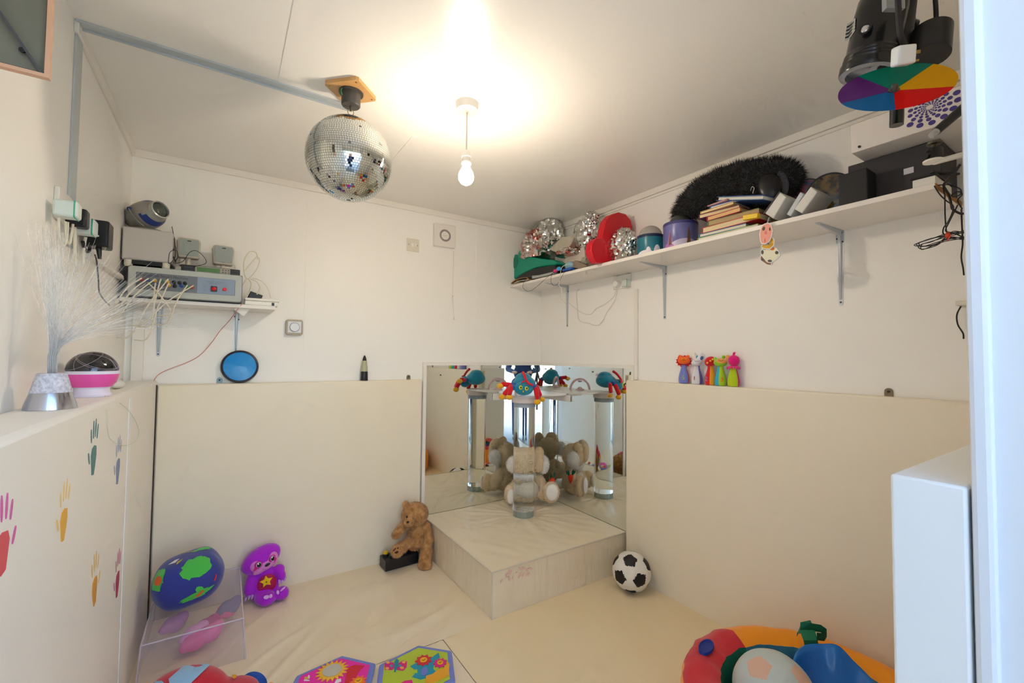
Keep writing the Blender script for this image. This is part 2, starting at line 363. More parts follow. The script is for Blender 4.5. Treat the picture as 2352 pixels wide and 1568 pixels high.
# pink arch toy on the shelf
t=T('arch_toy','pale pink plastic arch toy with a round base on the white corner shelf','toy',(-.31,-.17,SZ+.047),(0,0,R(35)))
PK=pl('pale_pink_plastic','#e9c9cf',.35)
b=B(); b.tube([(.075*math.cos(a),0,.004+.085*math.sin(a)) for a in [PI*k/12 for k in range(13)]],.009,10,2); t.part('arch',b,PK)
t.part('base',B().lathe([(.038,0),(.036,.008),(.02,.014),(.012,.024),(0.001,.026)],24),PK); t.part('hanging_knob',B().ell((0,0,.07),(.018,.01,.006)),pl('mauve_plastic','#b58bab',.4))
SKY=.6; EXPO=.88; BULB=165
# ---------------------------------------------------------------- ceiling things
LX,LY=-1.321,-1.269
t=T('pendant_lamp','bare lit bulb hanging on a short white flex from the ceiling','lamp',(LX,LY,HC))
t.part('ceiling_rose',B().lathe([(.046,0),(.045,-.006),(.042,-.028),(.036,-.032),(.006,-.033),(.006,-.036)],32),WHITE)
t.part('flex',B().cyl((0,0,-.033),(0,0,-.195),.0028,n=10),CABLEW)
t.part('bulb_holder',B().lathe([(.004,-.187),(.010,-.192),(.017,-.212),(.0185,-.216),(.0165,-.217),(.0165,-.236),(.019,-.237),(.019,-.243),(.014,-.243)],24),WHITE)
bo=t.part('bulb',B().lathe([(.0135,-.243),(.014,-.252),(.018,-.262),(.027,-.277),(.0305,-.292),(.029,-.306),(.022,-.318),(.011,-.325),(.001,-.3265)],32),mat('lit_bulb','#ffffff',.4,emit=('#ffecd4',BULB)))
BX,BY=-1.727,-1.108; BZ=HC-.27; BR=.152
t=T('mirror_ball','silver mirror ball hanging beneath its motor on a wooden ceiling plate','mirror ball',(BX,BY,HC))
WOOD=mat('pale_pine','#d9ad74',.45,bump=(12,.15,.004,(1,6,1)),var=(9,.2,'#c8965a'))
t.part('mounting_plate',B().prism([(-.068,-.06),(-.06,-.068),(.06,-.068),(.068,-.06),(.068,.06),(.06,.068),(-.06,.068),(-.068,.06)],.014,Matrix.Rotation(R(45),4,'Z')@Matrix.Translation((0,0,-.014))),WOOD)
for x,y in((-.077,0),(.077,0),(0,.077),(0,-.077)): t.part('screw',B().cyl((x,y,-.0155),(x,y,-.013),.003,n=10),BRASS)
m_=t.part('motor',B().lathe([(.044,-.014),(.044,-.018),(.034,-.019),(.034,-.062),(.031,-.066),(.004,-.067),(.004,-.084)],32),mat('motor_grey','#4b4845',.45))
t.part('earth_wire',B().tube([(-.035,-.02,-.016),(-.04,-.022,-.03),(-.036,-.02,-.045)],.002,6),pl('green_wire','#3c9a5a',.5),parent=m_)
t.part('hook_ring',B().tube([(.011*math.cos(a),0,-.089+.011*math.sin(a)) for a in[2*PI*k/14 for k in range(14)]],.0014,6,1,closed=True).cyl((0,0,-.1),(0,0,BZ-HC+BR-.001),.003,n=10),BRASS)
b=B(); c0=Vector((0,0,BZ-HC)); rd=random.Random(5); rows=58
for i in range(rows):
    a0=-PI/2+PI*i/rows; a1=-PI/2+PI*(i+1)/rows; am=(a0+a1)/2; nn=max(3,int(2*PI*BR*math.cos(am)/.0083)); off=rd.random()
    if i in(0,rows-1): continue
    for k in range(nn):
        if rd.random()<.002: continue
        g=.06; p0=2*PI*(k+off+g)/nn; p1=2*PI*(k+off+1-g)/nn; q0=a0+(a1-a0)*g; q1=a1-(a1-a0)*g
        P=[Vector((math.cos(q)*math.cos(p),math.cos(q)*math.sin(p),math.sin(q)))*(BR+.0012) for p,q in((p0,q0),(p1,q0),(p1,q1),(p0,q1))]
        ce=sum(P,Vector())/4; nv=ce.normalized(); ax=Vector((rd.gauss(0,1),rd.gauss(0,1),rd.gauss(0,1))).normalized(); RM=Matrix.Rotation(rd.gauss(0,.010),3,ax)
        b.add([c0+ce+RM@(p-ce) for p in P],[(0,1,2,3)])
TM=mat('mirror_tile','#dfe3e0',.03,metal=1)
me=b.mesh('mirror_tile',None,False)
t.part('mirror_tiles',me,TM)
t.part('ball_core',B().ell((0,0,BZ-HC),BR,n=48,m=32),mat('ball_grout','#8b8d88',.5,metal=.3))
# top-left open box with metal strut
fy=-1.72; c=AY(fy,112,179); fx1=c.x; fz=c.z
t=T('hatch_frame','shallow thin-plywood box with a metal strut, high on left wall','box',(WX,fy,fz))
PLY=mat('plywood_edge','#d6a98c',.5); GREYI=mat('inner_grey_board','#77766a',.5)
b=B(); b.bb((fx1-.006,fy,fz+.006),(fx1,fy+.012,fz+.40)); b.bb((WX,fy,fz),(fx1,fy+.012,fz+.006)); t.part('plywood_edging',b,PLY,world=True)
b=B(); b.bb((WX,fy+.014,fz+.006),(fx1-.006,fy+.017,fz+.40)); t.part('back_board',b,GREYI,world=True)
b=B(); b.bb((fx1-.0075,fy+.001,fz+.008),(fx1-.006,fy+.014,fz+.40)); b.bb((WX,fy+.001,fz+.006),(fx1-.006,fy+.014,fz+.0075)); t.part('side_panel',b,mat('dark_side','#5a5450',.5),world=True)
p0=AY(fy+.01,98,172); p1=AY(fy+.01,-40,-30); s=t.part('strut',B().box((p0+p1)/2,(.017,.004,(p1-p0).length),rot=(p1-p0).to_track_quat('Z','Y').to_matrix().to_4x4()),mat('dark_strut','#4c4c50',.4),world=True)
pp=AY(fy+.006,52,116); t.part('bolt',B().cyl(pp,pp+Vector((0,-.003,0)),.0045,n=12),BLACK,world=True,parent=None)
# ---------------------------------------------------------------- colour wheel spotlight
tt=.93
P=lambda x,y,d=0: AT(tt+d,x,y)
t=T('effect_spotlight','black spotlight canister hanging from ceiling with a rainbow colour wheel','spotlight',P(2005,150,.08))
BM=mat('gloss_black_metal','#141517',.22,spec=.6)
can0=P(1995,172,.12); can1=P(2035,-25,.10); ax=(can1-can0).normalized(); q=Vector((0,0,1)).rotation_difference(ax).to_matrix().to_4x4(); CM=Matrix.Translation(can0)@q
L_=(can1-can0).length
t.part('canister',B().lathe([(.058,0),(.060,.004),(.060,.02),(.056,.022),(.0575,.026),(.0555,.03),(.057,.034),(.055,.038),(.056,.042),(.054,.046),(.053,.05),(.052,L_*.7),(.049,L_*.88),(.040,L_*.97),(.02,L_),(.001,L_)],40,CM,cap=False),BM,world=True)
t.part('lens_rim',B().lathe([(.058,0),(.046,-.002),(.044,.012),(.001,.016)],40,CM,cap=False),mat('spot_lens','#8b8f99',.15,metal=.6),world=True)
p=P(1992,70,.06); d=(p-(can0+can1)/2); 
def onside(px,py,r=.053):
    # point of the canister's side seen at a pixel of the photo
    dr=ray(px,py).normalized(); w0=CAM-can0; a_=ax; dd=dr-a_*dr.dot(a_); ww=w0-a_*w0.dot(a_)
    A_=dd.dot(dd);B_=2*dd.dot(ww);C_=ww.dot(ww)-r*r; D_=B_*B_-4*A_*C_
    if D_<0: s=-B_/2/A_
    else: s=(-B_-math.sqrt(D_))/2/A_
    p=CAM+dr*s; n=(p-can0)-a_*(p-can0).dot(a_); return p,n.normalized()
p,n=onside(1990,69); sc=t.part('side_screw',B().cyl(p-n*.002,p+n*.008,.0125,n=20),BLACK,world=True)
t.part('screw_head',B().cyl(p+n*.008,p+n*.010,.008,.006,n=16),CHROME,world=True,parent=sc)
# label plate on the side
b=B(); cs=[onside(x,y,.0535)[0] for x,y in((1940,95),(1948,92),(1956,82),(1964,70))]; ct=[onside(x,y,.0535)[0] for x,y in((1946,54),(1951,52),(1958,47),(1965,41))]
for i in range(3): b.add([cs[i],cs[i+1],ct[i+1],ct[i]],[(0,1,2,3)],0)
for z in range(4):
    f0=.14+z*.2
    for i in range(3):
        A1=cs[i].lerp(ct[i],f0);B1=cs[i+1].lerp(ct[i+1],f0);C1=cs[i+1].lerp(ct[i+1],f0+.1);D1=cs[i].lerp(ct[i],f0+.1)
        o_=n*.0004; b.add([A1+o_,B1+o_,C1+o_,D1+o_],[(0,1,2,3)],1)
t.part('rating_label',b,[pl('label_silver','#b9b9b4',.4),pl('label_black','#2a2a2a',.5)],world=True,smooth=False)
b=B(); b.box(P(2052,8,.02),(.04,.012,.03),rot=(0,0,R(-33))); t.part('bracket_plate',b,pl('bracket_grey','#8f9394',.4),world=True)
# ridged fin housing behind
b=B(); b.cyl(P(2050,165,.1),P(2068,10,.1),.030,n=20); t.part('rear_housing',b,mat('matt_black','#1c1c1e',.5),world=True)
# yoke from ceiling
b=B(); pa=P(2090,75,.1); pb=P(2078,-90,.1); b.tube([pa,(pa+pb)/2,Vector((pb.x,pb.y,HC))],.012,8,1); b.cyl(P(2080,60,.1),P(2096,66,.1),.018,n=16); t.part('yoke',b,BM,world=True)
# motor for wheel
wc=P(2058,207); e1=P(1925,222,-.02)-wc
wc=Vector((-.92492,-2.47857,1.85931)); nrm=Vector((-.6855,-.3889,.6155)); RWh=.0972
u=Vector((0,0,1)).cross(nrm).normalized(); v=nrm.cross(u).normalized()
MW=Matrix(((u.x,v.x,nrm.x,wc.x),(u.y,v.y,nrm.y,wc.y),(u.z,v.z,nrm.z,wc.z),(0,0,0,1)))
cols=[('red','#ec1d1d'),('yellow','#f2b705'),('green','#058a74'),('purple','#6b2f86'),('blue','#1f6fb0')]
# sector borders as angles seen in the wheel's own plane
def wang(px,py):
    r_=ray(px,py); s_=(wc-CAM).dot(nrm)/r_.dot(nrm); q_=MW.inverted()@(CAM+r_*s_); return math.atan2(q_.y,q_.x)
bd=[wang(2056,252),wang(2190,201),wang(2145,148),wang(1972,178),wang(1937,238)]
hub=P(2056,207); r_=ray(2052,210); hc=MW.inverted()@(CAM+r_*((wc-CAM).dot(nrm)/r_.dot(nrm)))
mid=[wang(2110,222),wang(2150,175),wang(2055,165),wang(1960,210),wang(1995,240)]
for k in range(5):
    a0=bd[k]; a1=bd[(k+1)%5]; 
    while a1<=a0: a1+=2*PI
    if not (a0<mid[k]<a1 or a0<mid[k]+2*PI<a1):
        a0,a1=bd[(k+1)%5],bd[k]
        while a1<=a0: a1+=2*PI
    pts=[(hc.x,hc.y)]+[(RWh*math.cos(a0+(a1-a0)*i/20),RWh*math.sin(a0+(a1-a0)*i/20)) for i in range(21)]
    b=B().prism(pts,.002,MW); o=t.part('colour_sector',b,mat('gel_'+cols[k][0],cols[k][1],.12,trans=.35,ior=1.1,spec=.6),cols[k][0]+' plastic sector of the wheel',world=True,smooth=False)
hw=MW@Vector((hc.x,hc.y,0)); t.part('wheel_hub',B().cyl(hw-nrm*.03,hw+nrm*.004,.010,n=20).cyl(hw+nrm*.004,hw+nrm*.014,.0065,.005,n=16),mat('hub_metal','#6c6a64',.3,metal=.8),world=True)
t.part('wheel_motor',B().cyl(P(2135,130,.05),P(2140,70,.06),.036,n=28),mat('motor_black','#1d1e22',.35),world=True)
t.part('lamp_cable',B().tube([P(2150,72,.05),P(2150,30,.05),P(2147,-20,.05),P(2140,-120,.06)],.0045,8),CABLEB,world=True)
t.part('loop_cable',B().tube([P(2062,-20,-.02),P(2064,30,-.02),P(2068,75,-.02),P(2076,100,-.01),P(2085,115,-.01)],.0055,8),CABLEB,world=True)
# plug hanging by its cable
SPOT=t
t=T('mains_plug','white three-pin plug dangling beside the black spotlight','plug',P(2075,128,-.04))
b=B(); b.box((0,0,0),(.042,.02,.036)); t.part('plug_body',b,mat('plug_white','#e9eef0',.35),bevel=.004)
t.o.rotation_euler=(R(15),R(-12),R(-25)); b=B(); b.box((.028,0,.004),(.022,.004,.006)); b.box((.026,0,-.012),(.018,.007,.004)); b.box((.026,.008,-.012),(.018,.007,.004)); t.part('pin',b,BRASS)
# hanging handle under the wheel
SPOT.part('lever',B().tube([P(2060,225,.14),P(2060,262,.14),P(2059,288,.14)],lambda q:.014,14,3),BM,'rounded black lever below the wheel',world=True)
# ---------------------------------------------------------------- shelf brackets
def bracket(name,label,wall,u,zt,zb,arm,group):
    """angle bracket: wall 'B' (back, plane y=0, u=x) or 'R' (right, plane x=0, u=y)"""
    t=T('shelf_bracket',label,'bracket',(u,0,zt) if wall=='B' else (0,u,zt),(0,0,0) if wall=='B' else (0,0,-PI/2),group)
    h=zt-zb
    def chan(pts): pass
    b=B(); w0,w1=.015,.008
    b.add([(-w0,-.0015,0),(w0,-.0015,0),(w1,-.0015,-h),(-w1,-.0015,-h),(-w0,0,0),(w0,0,0),(w1,0,-h),(-w1,0,-h)],[(0,1,2,3),(7,6,5,4),(0,4,5,1),(1,5,6,2),(2,6,7,3),(3,7,4,0)])
    b.add([(-.005,-.011,-.012),(.005,-.011,-.012),(.003,-.005,-h+.02),(-.003,-.005,-h+.02),(-.009,-.001,-.01),(.009,-.001,-.01),(.005,-.001,-h+.015),(-.005,-.001,-h+.015)],[(0,1,2,3),(0,4,5,1),(1,5,6,2),(2,6,7,3),(3,7,4,0)])
    b.cyl((0,-.002,-h),(0,0,-h),.008,n=16); t.part('wall_leg',b,STEEL)
    b=B()
    b.add([(-w0,0,-.0015),(w0,0,-.0015),(w1,-arm,-.0015),(-w1,-arm,-.0015),(-w0,0,0),(w0,0,0),(w1,-arm,0),(-w1,-arm,0)],[(0,1,2,3),(7,6,5,4),(0,4,5,1),(1,5,6,2),(2,6,7,3),(3,7,4,0)])
    b.add([(-.006,-.008,-.018),(.006,-.008,-.018),(.003,-arm+.02,-.005),(-.003,-arm+.02,-.005),(-.009,-.004,-.001),(.009,-.004,-.001),(.005,-arm+.012,-.001),(-.005,-arm+.012,-.001)],[(0,1,2,3),(0,4,5,1),(1,5,6,2),(2,6,7,3),(3,7,4,0)])
    t.part('shelf_arm',b,STEEL)
    for x,z in((-.009,-.03),(.009,-.045),(0,-h+.004)): t.part('screw',B().cyl((x,-.004,z),(x,-.0015,z),.0035,n=10),DARK)
    return t
SB=1.512; ST=1.530
for u,l in((-2.377,'bracket under the left shelf nearer the left wall'),(-2.05,'bracket under the left shelf above the round blue button')): bracket('b',l,'B',u,SB,1.272,.17,'brackets under the left shelf')
single('wall_shelf','short white laminate shelf on back wall carrying the sound machine','shelf',B().bb((WX+.006,-.22,SB),(-1.885,-.0005,ST)),WS,bevel=.0015)
# ---------------------------------------------------------------- sound machine
mx0,mx1,my,mz0,mz1=-2.470,-2.034,-.25,ST+.004,1.672
t=T('sound_machine','grey rack unit with coloured jack sockets lettered Spacekraft Sound Machine','audio unit',((mx0+mx1)/2,-.13,ST))
GB=pl('machine_case','#6f757c',.45); t.part('case',B().bb((mx0,-.03,mz0),(mx1,my+.012,mz1)),GB,world=True,bevel=.006)
FM=Matrix(((1,0,0,(mx0+mx1)/2),(0,0,-1,my),(0,1,0,(mz0+mz1)/2),(0,0,0,1))) # local x right, y up, z out
mw,mh=mx1-mx0,mz1-mz0
t.part('front_bezel',B().prism(rrect(mw-.006,mh-.006,.012),.012,FM@Matrix.Translation((0,0,-.012))),pl('bezel_pale_grey','#b4b8b3',.4),world=True,bevel=.002)
pw,ph=mw*.86,mh*.56
b=B(); b.prism(rrect(pw,ph,.003),.0015,FM@Matrix.Translation((0,.002,0))); fp=t.part('front_panel',b,pl('panel_grey','#6b6c72',.35,metal=.2),world=True)
b=B(); b.prism(rrect(pw*.40,ph*.98,.002),.0006,FM@Matrix.Translation((pw*.295,.002,.0015))); t.part('blue_panel',b,pl('panel_blue','#8795ab',.35),world=True,parent=fp)
b=B(); addtext(b,'Spacekraft Sound Machine',.0165,FM@Matrix.Translation((-pw*.235,ph*.36,.0018))@Matrix.Diagonal((1.0,1.05,1,1)),0,.0003)
t.part('title_lettering',b,pl('panel_ink','#26272b',.5),world=True,smooth=False,parent=fp); b=B()
for i,l in enumerate(('..............................','........................','...............')): addtext(b,l,.012,FM@Matrix.Translation((pw*.27,ph*(.36-.07*i),.0026)),0,.0002)
for i in range(4): addtext(b,'.......',.010,FM@Matrix.Translation((pw*.17,ph*(.10-.12*i),.0026)),0,.0002)
t.part('small_print',b,pl('panel_ink','#26272b',.5),world=True,smooth=False,parent=fp)
def jack(fx,fy,col,nm):
    b=B().cyl((0,0,0),(0,0,.004),.0085,n=20); b.M=FM@Matrix.Translation((0,0,0)); b=B(); M=FM@Matrix.Translation((fx*pw/2,fy*ph/2,.001))
    b.lathe([(.0085,0),(.0082,.005),(.005,.006),(.005,.012),(.0035,.013),(.0001,.0135)],18,M); return t.part('jack',b,pl('jack_'+nm,col,.35),nm+' jack',world=True), (M@Vector((0,0,.013)))
JK=[(-.9,.18,'#b9382f','red'),(-.78,.18,'#2a4590','blue'),(-.65,.18,'#e0a91f','yellow'),(-.53,.16,'#14804a','green'),(-.41,.18,'#e0a91f','yellow'),(-.28,.14,'#202226','black'),(-.17,.14,'#202226','black'),(-.06,.14,'#202226','black'),
 (-.74,-.28,'#14804a','green'),(-.62,-.3,'#2a4590','blue'),(-.38,-.25,'#e0a91f','yellow'),(-.26,-.3,'#202226','black'),(-.13,-.22,'#2a4590','blue'),(-.02,-.28,'#14804a','green'),(.08,-.26,'#b9382f','red')]
jp=[jack(*j)[1] for j in JK]
t.part('rocker_switch',B().prism(rrect(.026,.026,.003),.006,FM@Matrix.Translation((pw*.27,-ph*.14,.002))),BLACK,world=True)
t.part('red_button',B().lathe([(.0095,.008),(.009,.012),(.006,.014),(.0001,.0145)],20,FM@Matrix.Translation((pw*.27,-ph*.14,0))),mat('red_lit_plastic','#e0102a',.3),world=True)
t.part('red_knob',B().lathe([(.0085,.001),(.008,.012),(.006,.014),(.0001,.0145)],20,FM@Matrix.Translation((pw*.385,-ph*.12,0))),mat('red_lit_plastic','#e0102a',.3),world=True)
# patch leads, each plugged in at the front and drooping over the shelf edge
ends=[(0,(262,700)),(1,(268,712)),(2,(275,722)),(3,(345,745)),(4,(300,770)),(8,(395,720)),(9,(352,728)),(10,(340,775)),(13,(385,740)),(14,(330,742))]
for k,(i,e) in enumerate(ends):
    p=jp[i]; q=AY(-.30,*e); mid=p.lerp(q,.5)+Vector((0,-.025,.012 if i!=3 else 0)); q2=Vector((q.x-.06,-.16,q.z-.02)) if e[0]<300 else Vector((q.x-.05,-.27,q.z-.01))
    single('patch_lead','cream lead plugged into the %s of the sound machine'%(['red upper socket','blue upper socket','first yellow socket','green upper socket','second yellow socket','green lower socket','blue lower socket','yellow lower socket','green right-hand socket','red right-hand socket'][k]),'cable',B().tube([p,p+Vector((0,-.018,-.002)),mid,q,q2],.0028,7),CABLEW,group='leads plugged into the sound machine')
# ---------------------------------------------------------------- green lcd radio
zz=mz1+.001; x0,x1=-2.285,-2.045
t=T('display_radio','slim black radio with green display lying on the sound machine','radio',((x0+x1)/2,-.14,zz))
t.part('case',B().bb((x0,-.19,zz),(x1,-.06,zz+.034)),BLACK,world=True,bevel=.002)
b=B().bb((x0+.055,-.1915,zz+.003),(x1-.042,-.19,zz+.032)); t.part('faceplate',b,pl('silver_face','#a79f94',.4),world=True)
t.part('display',B().bb((x0+.062,-.1925,zz+.007),(x1-.085,-.1915,zz+.028)),mat('green_lcd','#4f7a35',.25),world=True,label='green display')
b=B(); 
for i in range(3):
    for j in range(2): t.part('button',B().cyl((x1-.073+.012*i,-.1935,zz+.012+.012*j),(x1-.073+.012*i,-.1915,zz+.012+.012*j),.0028,n=10),pl('button_dark','#5a5550',.5),world=True)
for sx in(x0+.027,x1-.021):
    for dz in(.010,.022): t.part('key',B().box((sx,-.1912,zz+dz),(.03,.003,.006)),pl('key_grey','#3b3c41',.4),world=True)
# ---------------------------------------------------------------- white appliance + projector
zz=mz1+.001; x0,x1=-2.498,-2.318
t=T('white_appliance_box','pale grey electrical box on four feet, standing on the sound machine','box',((x0+x1)/2,-.12,zz))
LG=pl('appliance_pale_grey','#c2bdb9',.45)
t.part('housing',B().bb((x0,-.21,zz+.030),(x1,-.03,zz+.178)),LG,world=True,bevel=.006)
t.part('lower_tray',B().bb((x0+.02,-.20,zz+.012),(x1-.02,-.04,zz+.030)),BLACK,world=True)
for fx in(x0+.022,x1-.024):
    for fy in(-.19,-.05): t.part('foot',B().lathe([(.012,0),(.0155,.008),(.016,.03)],20,Matrix.Translation((fx,fy,zz))),CREAMP,world=True)
for k in range(4): t.part('side_port',B().cyl((x1,-.06-.035*k,zz+.065),(x1+.003,-.06-.035*k,zz+.065),.006,n=12),BLACK,world=True)
t.part('toggle_switch',B().cyl((x1,-.19,zz+.10),(x1+.004,-.19,zz+.10),.004,n=10),DARK,world=True)
zz+=.179; c=AY(-.13,340,484)
t=T('ceiling_projector','oval silver and blue projector tilted up on a round stand','projector',(c.x,-.13,zz))
SV=pl('silver_plastic','#9c9a94',.35,metal=.35); BL=pl('deep_blue_plastic','#223c86',.3)
t.part('stand',B().lathe([(.056,0),(.058,.004),(.05,.010),(.03,.013),(.018,.02)],36,sx=1,sy=.75),pl('stand_silver','#b9bab8',.25,metal=.5))
RM=Vector((.62,-.74,.22)).to_track_quat('Z','Y').to_matrix().to_4x4()
M=Matrix.Translation((-.006,0,.064))@RM
prof=[(.001,-.082),(.022,-.077),(.04,-.062),(.05,-.038),(.054,-.01),(.0535,.015),(.05,.036),(.042,.055),(.034,.065),(.03,.07)]
t.part('shell',B().lathe(prof,36,M),SV)
bbd=B().lathe([(.0515,.030),(.0492,.0405),(.0425,.0555),(.0415,.055),(.048,.0395),(.0505,.030)],36,M,cap=False)
kf=[(f,m) for f,m in zip(bbd.f,bbd.m) if (lambda c:(c.z<.052 and c.y<.01) or c.z>.108)(sum((bbd.v[i] for i in f),Vector())/len(f))]
bbd.f=[a for a,_ in kf]; bbd.m=[a for _,a in kf]; t.part('blue_band',bbd,BL,label='blue band'); t.o.scale=(1.2,1.2,1.2)
t.part('lens_barrel',B().lathe([(.034,.062),(.034,.082),(.030,.084),(.028,.078)],32,M,cap=False),pl('barrel_silver','#b9bcb8',.25,metal=.5))
t.part('lens',B().lathe([(.029,.074),(.024,.080),(.012,.084),(.001,.085)],28,M),mat('lens_glass','#39443f',.03,spec=.9))
t.part('pivot_cap',B().ell((-.052,-.030,.075),(.008,.008,.008)),BL)
t.part('support_arm',B().tube([(-.052,-.046,.072),(-.03,-.05,.035),(-.005,-.045,.012)],.0022,8),pl('arm_grey','#8d8e8c',.4,metal=.4))
# speakers
def speaker(px,py,x,label,h):
    t=T('desk_speaker',label,'speaker',(x,-.13,mz1+.0355),(0,0,R(6)),'pair of small beige desk speakers')
    zb=h; S=pl('speaker_beige','#c3bbab',.45)
    b=B(); b.prism([(-.040,-.030),(-.033,-.043),(.033,-.043),(.040,-.030),(.036,.034),(.030,.043),(-.030,.043),(-.036,.034)][::-1],.045,Matrix.Translation((0,-.02,zb+.048))@Matrix.Rotation(R(90),4,'X')@Matrix.Diagonal((1,-1,-1,1)))
    b=B(); P2=[(-.036,-.040),(.036,-.040),(.041,.028),(.035,.043),(-.035,.043),(-.041,.028)]; Mx=Matrix.Translation((0,.022,zb+.048))@Matrix.Rotation(R(90),4,'X')
    b.prism(P2,.046,Mx); t.part('cabinet',b,S,bevel=.007,seg=3)
    b=B().prism([(x*.86,y*.84+.002) for x,y in P2],.002,Mx@Matrix.Translation((0,0,.0455))); g_=t.part('grille',b,pl('grille_grey','#98a09c',.6),bevel=.0015)
    t.part('badge',B().box((0,-.0262,zb+.048+.030),(.013,.001,.0035)),BLACK,parent=g_)
    t.part('stand',B().lathe([(.030,0),(.030,.004),(.010,.007),(.009,zb+.01)],24),S); t.o.scale=(1.17,1.17,1.17)
speaker(0,0,AY(-.13,434,560).x,'left of the two beige desk speakers, beside pale grey box',.025)
speaker(0,0,AY(-.13,513,575).x,'right of the two beige desk speakers, above the green display',.012)
single('audio_cable','thin black cable curling in front of the beige speakers','cable',B().tube([AY(-.16,395,520),AY(-.16,402,560),AY(-.2,402,590),AY(-.21,388,605),AY(-.21,390,580),AY(-.21,405,575),AY(-.21,408,592),AY(-.21,398,604),AY(-.21,420,600),AY(-.21,435,580),AY(-.21,452,576),AY(-.21,470,592),AY(-.21,472,605),AY(-.2,445,612)],.0014,6),CABLEB)
# power strip, adapters and loops at the right end
t=T('power_strip','white multi-socket block with cream leads at right end of left shelf','power strip',AY(-.14,595,690))
c=t.o.location; xa=AY(-.2,562,690).x; xb=-1.872
t.part('strip_body',B().bb((xa,-.215,ST),(xb+.0,-.15,ST+.022)),WHITE,world=True,bevel=.004)
t.part('strip_lid',B().bb((xa,-.218,ST+.0225),(xb+.006,-.15,ST+.036)),WHITE,world=True,bevel=.004)
t.part('plug_pin',B().bb((xb-.03,-.2175,ST+.003),(xb-.018,-.215,ST+.018)),BLACK,world=True)
single('power_adapter','black power adapter propped behind the cream leads beside the sound machine','adapter',B().box((AY(-.11,585,660).x,-.10,ST+.045),(.062,.045,.06),rot=(0,R(18),0)),BLACK,bevel=.004)
def cab(label,pts,r=.0025,m=CABLEW,cat='cable',name='cable',y=-.17,group=None,wall='Y'):
    single(name,label,cat,B().tube([(AY if wall=='Y' else AX)(p[2] if len(p)>2 else y,p[0],p[1]) for p in pts],r,7),m,group=group)
cab('cream cable making a tall loop at right end of left shelf',[(560,625),(572,610),(590,590),(596,600),(588,622),(568,640),(560,620),(562,595),(574,578),(588,580),(592,596)])
cab('cream cable arching down into the white power strip',[(558,655),(568,640),(577,650),(574,668),(568,678)],.003)
cab('cream cable curving over the black power adapter',[(575,640),(588,645),(597,660),(590,676)],.003)
cab('cream cable hanging in an arc to the far edge of the power strip',[(580,638),(600,645),(614,660),(622,684)],.002)
cab('twisted red and white wire drooping from left shelf to the pad corner',[(556,698,-.222),(540,718,-.2),(525,738,-.12),(505,760,-.06),(487,785,-.03),(460,815,-.015),(430,832,-.015),(400,843,-.02),(370,856,-.03),(357,868,-.05),(353,884,-.056),(352,940,-.056)],.0018,mat('red_wire','#d98a80',.5),'wire','twisted_wire')
c0=AY(-.17,555,712); single('paper_tag','white printed paper tag hanging under the left shelf','tag',B().box((c0.x,-.19,c0.z),(.052,.0012,.042),rot=(0,R(35),0)),mat('tag_paper','#ecebe6',.6))
# ---------------------------------------------------------------- sockets and plugs on the left wall
t=T('wall_socket','white double socket plate on left wall full of plugs','socket',AX(WX,130,465))
ya=AX(WX+.0,122,465).y; yb=AX(WX,141,465).y; za=AX(WX,130,505).z; zb_=AX(WX,130,432).z
t.part('plate',B().bb((WX,ya,za),(WX+.012,ya+.15,zb_)),WHITE,world=True,bevel=.003)
def plug(label,px,py,d,sx,sy,sz,m,nm='plug',cat='plug',g=None):
    c=AX(WX+.012+d/2,px,py); t=T(nm,label,cat,c,group=g); t.part('plug_body',B().box((0,0,0),(d,sy,sz)),m,bevel=.006); return t,c
PG=mat('plug_pale_green','#d8e2dc',.4)
t1,c1=plug('white plug with green edge on left wall, nearest the metal strip',155,482,.05,0,.045,.045,PG); t1.part('green_ring',B().box((.018,0,0),(.004,.047,.047)),pl('plug_green','#43b08c',.4),label='green edge',bevel=.004)
t2,c2=plug('black plug between the two green-edged plugs on left wall',179,502,.045,0,.04,.055,BLACK)
t3,c3=plug('white plug with green edge beside the large black adapter',197,522,.05,0,.045,.048,PG); t3.part('green_ring',B().box((.018,0,0),(.004,.047,.050)),pl('plug_green','#43b08c',.4),label='green edge',bevel=.004)
t4,c4=plug('large square black power adapter plugged in on left wall',228,540,.06,0,.075,.088,BLACK,'power_adapter','adapter')
t4.part('pale_logo',B().box((.0,-.0378,-.012),(.014,.001,.005),rot=(0,R(-20),0)),pl('logo_white','#e7e7e2',.4)); t4.part('cable_boot',B().cyl((0,0,-.044),(.004,0,-.08),.008,.005,n=12),BLACK)
def wcab(label,pts,r,m=CABLEW,g=None): single('cable',label,'cable',B().tube([AX(WX+(p[2] if len(p)>2 else .03),p[0],p[1]) for p in pts],r,7),m,group=g)
wcab('cream cable hanging lowest in a long loop below the plugs',[(172,520),(172,570),(174,610),(180,624),(190,612),(192,580),(196,545)],.004)
wcab('cream cable drooping straight down below the double socket',[(135,500),(136,540),(142,565),(152,555),(156,510)],.003)
wcab('cream cable looping between the two green-edged plugs',[(150,508),(152,545),(160,560),(165,535),(168,515)],.003)
wcab('thin grey cable running down from the black adapter behind the fibre lamp',[(218,585),(222,600),(226,640),(228,670),(240,690),(252,702)],.0022,mat('grey_cable','#4c5560',.5))
wcab('dark bunch of cable tucked under the black plug',[(190,555),(195,572),(202,578),(206,570),(200,562)],.005,CABLEB)
pa=AX(WX+.01,205,585); pb=AX(WX+.01,277,637)
single('sloping_trunking','white trunking sloping down from the plugs to the sound machine','trunking',B().box((pa+pb)/2,(.018,.022,(pb-pa).length),rot=(pb-pa).to_track_quat('Z','X').to_matrix().to_4x4()),TRIM,bevel=.002)
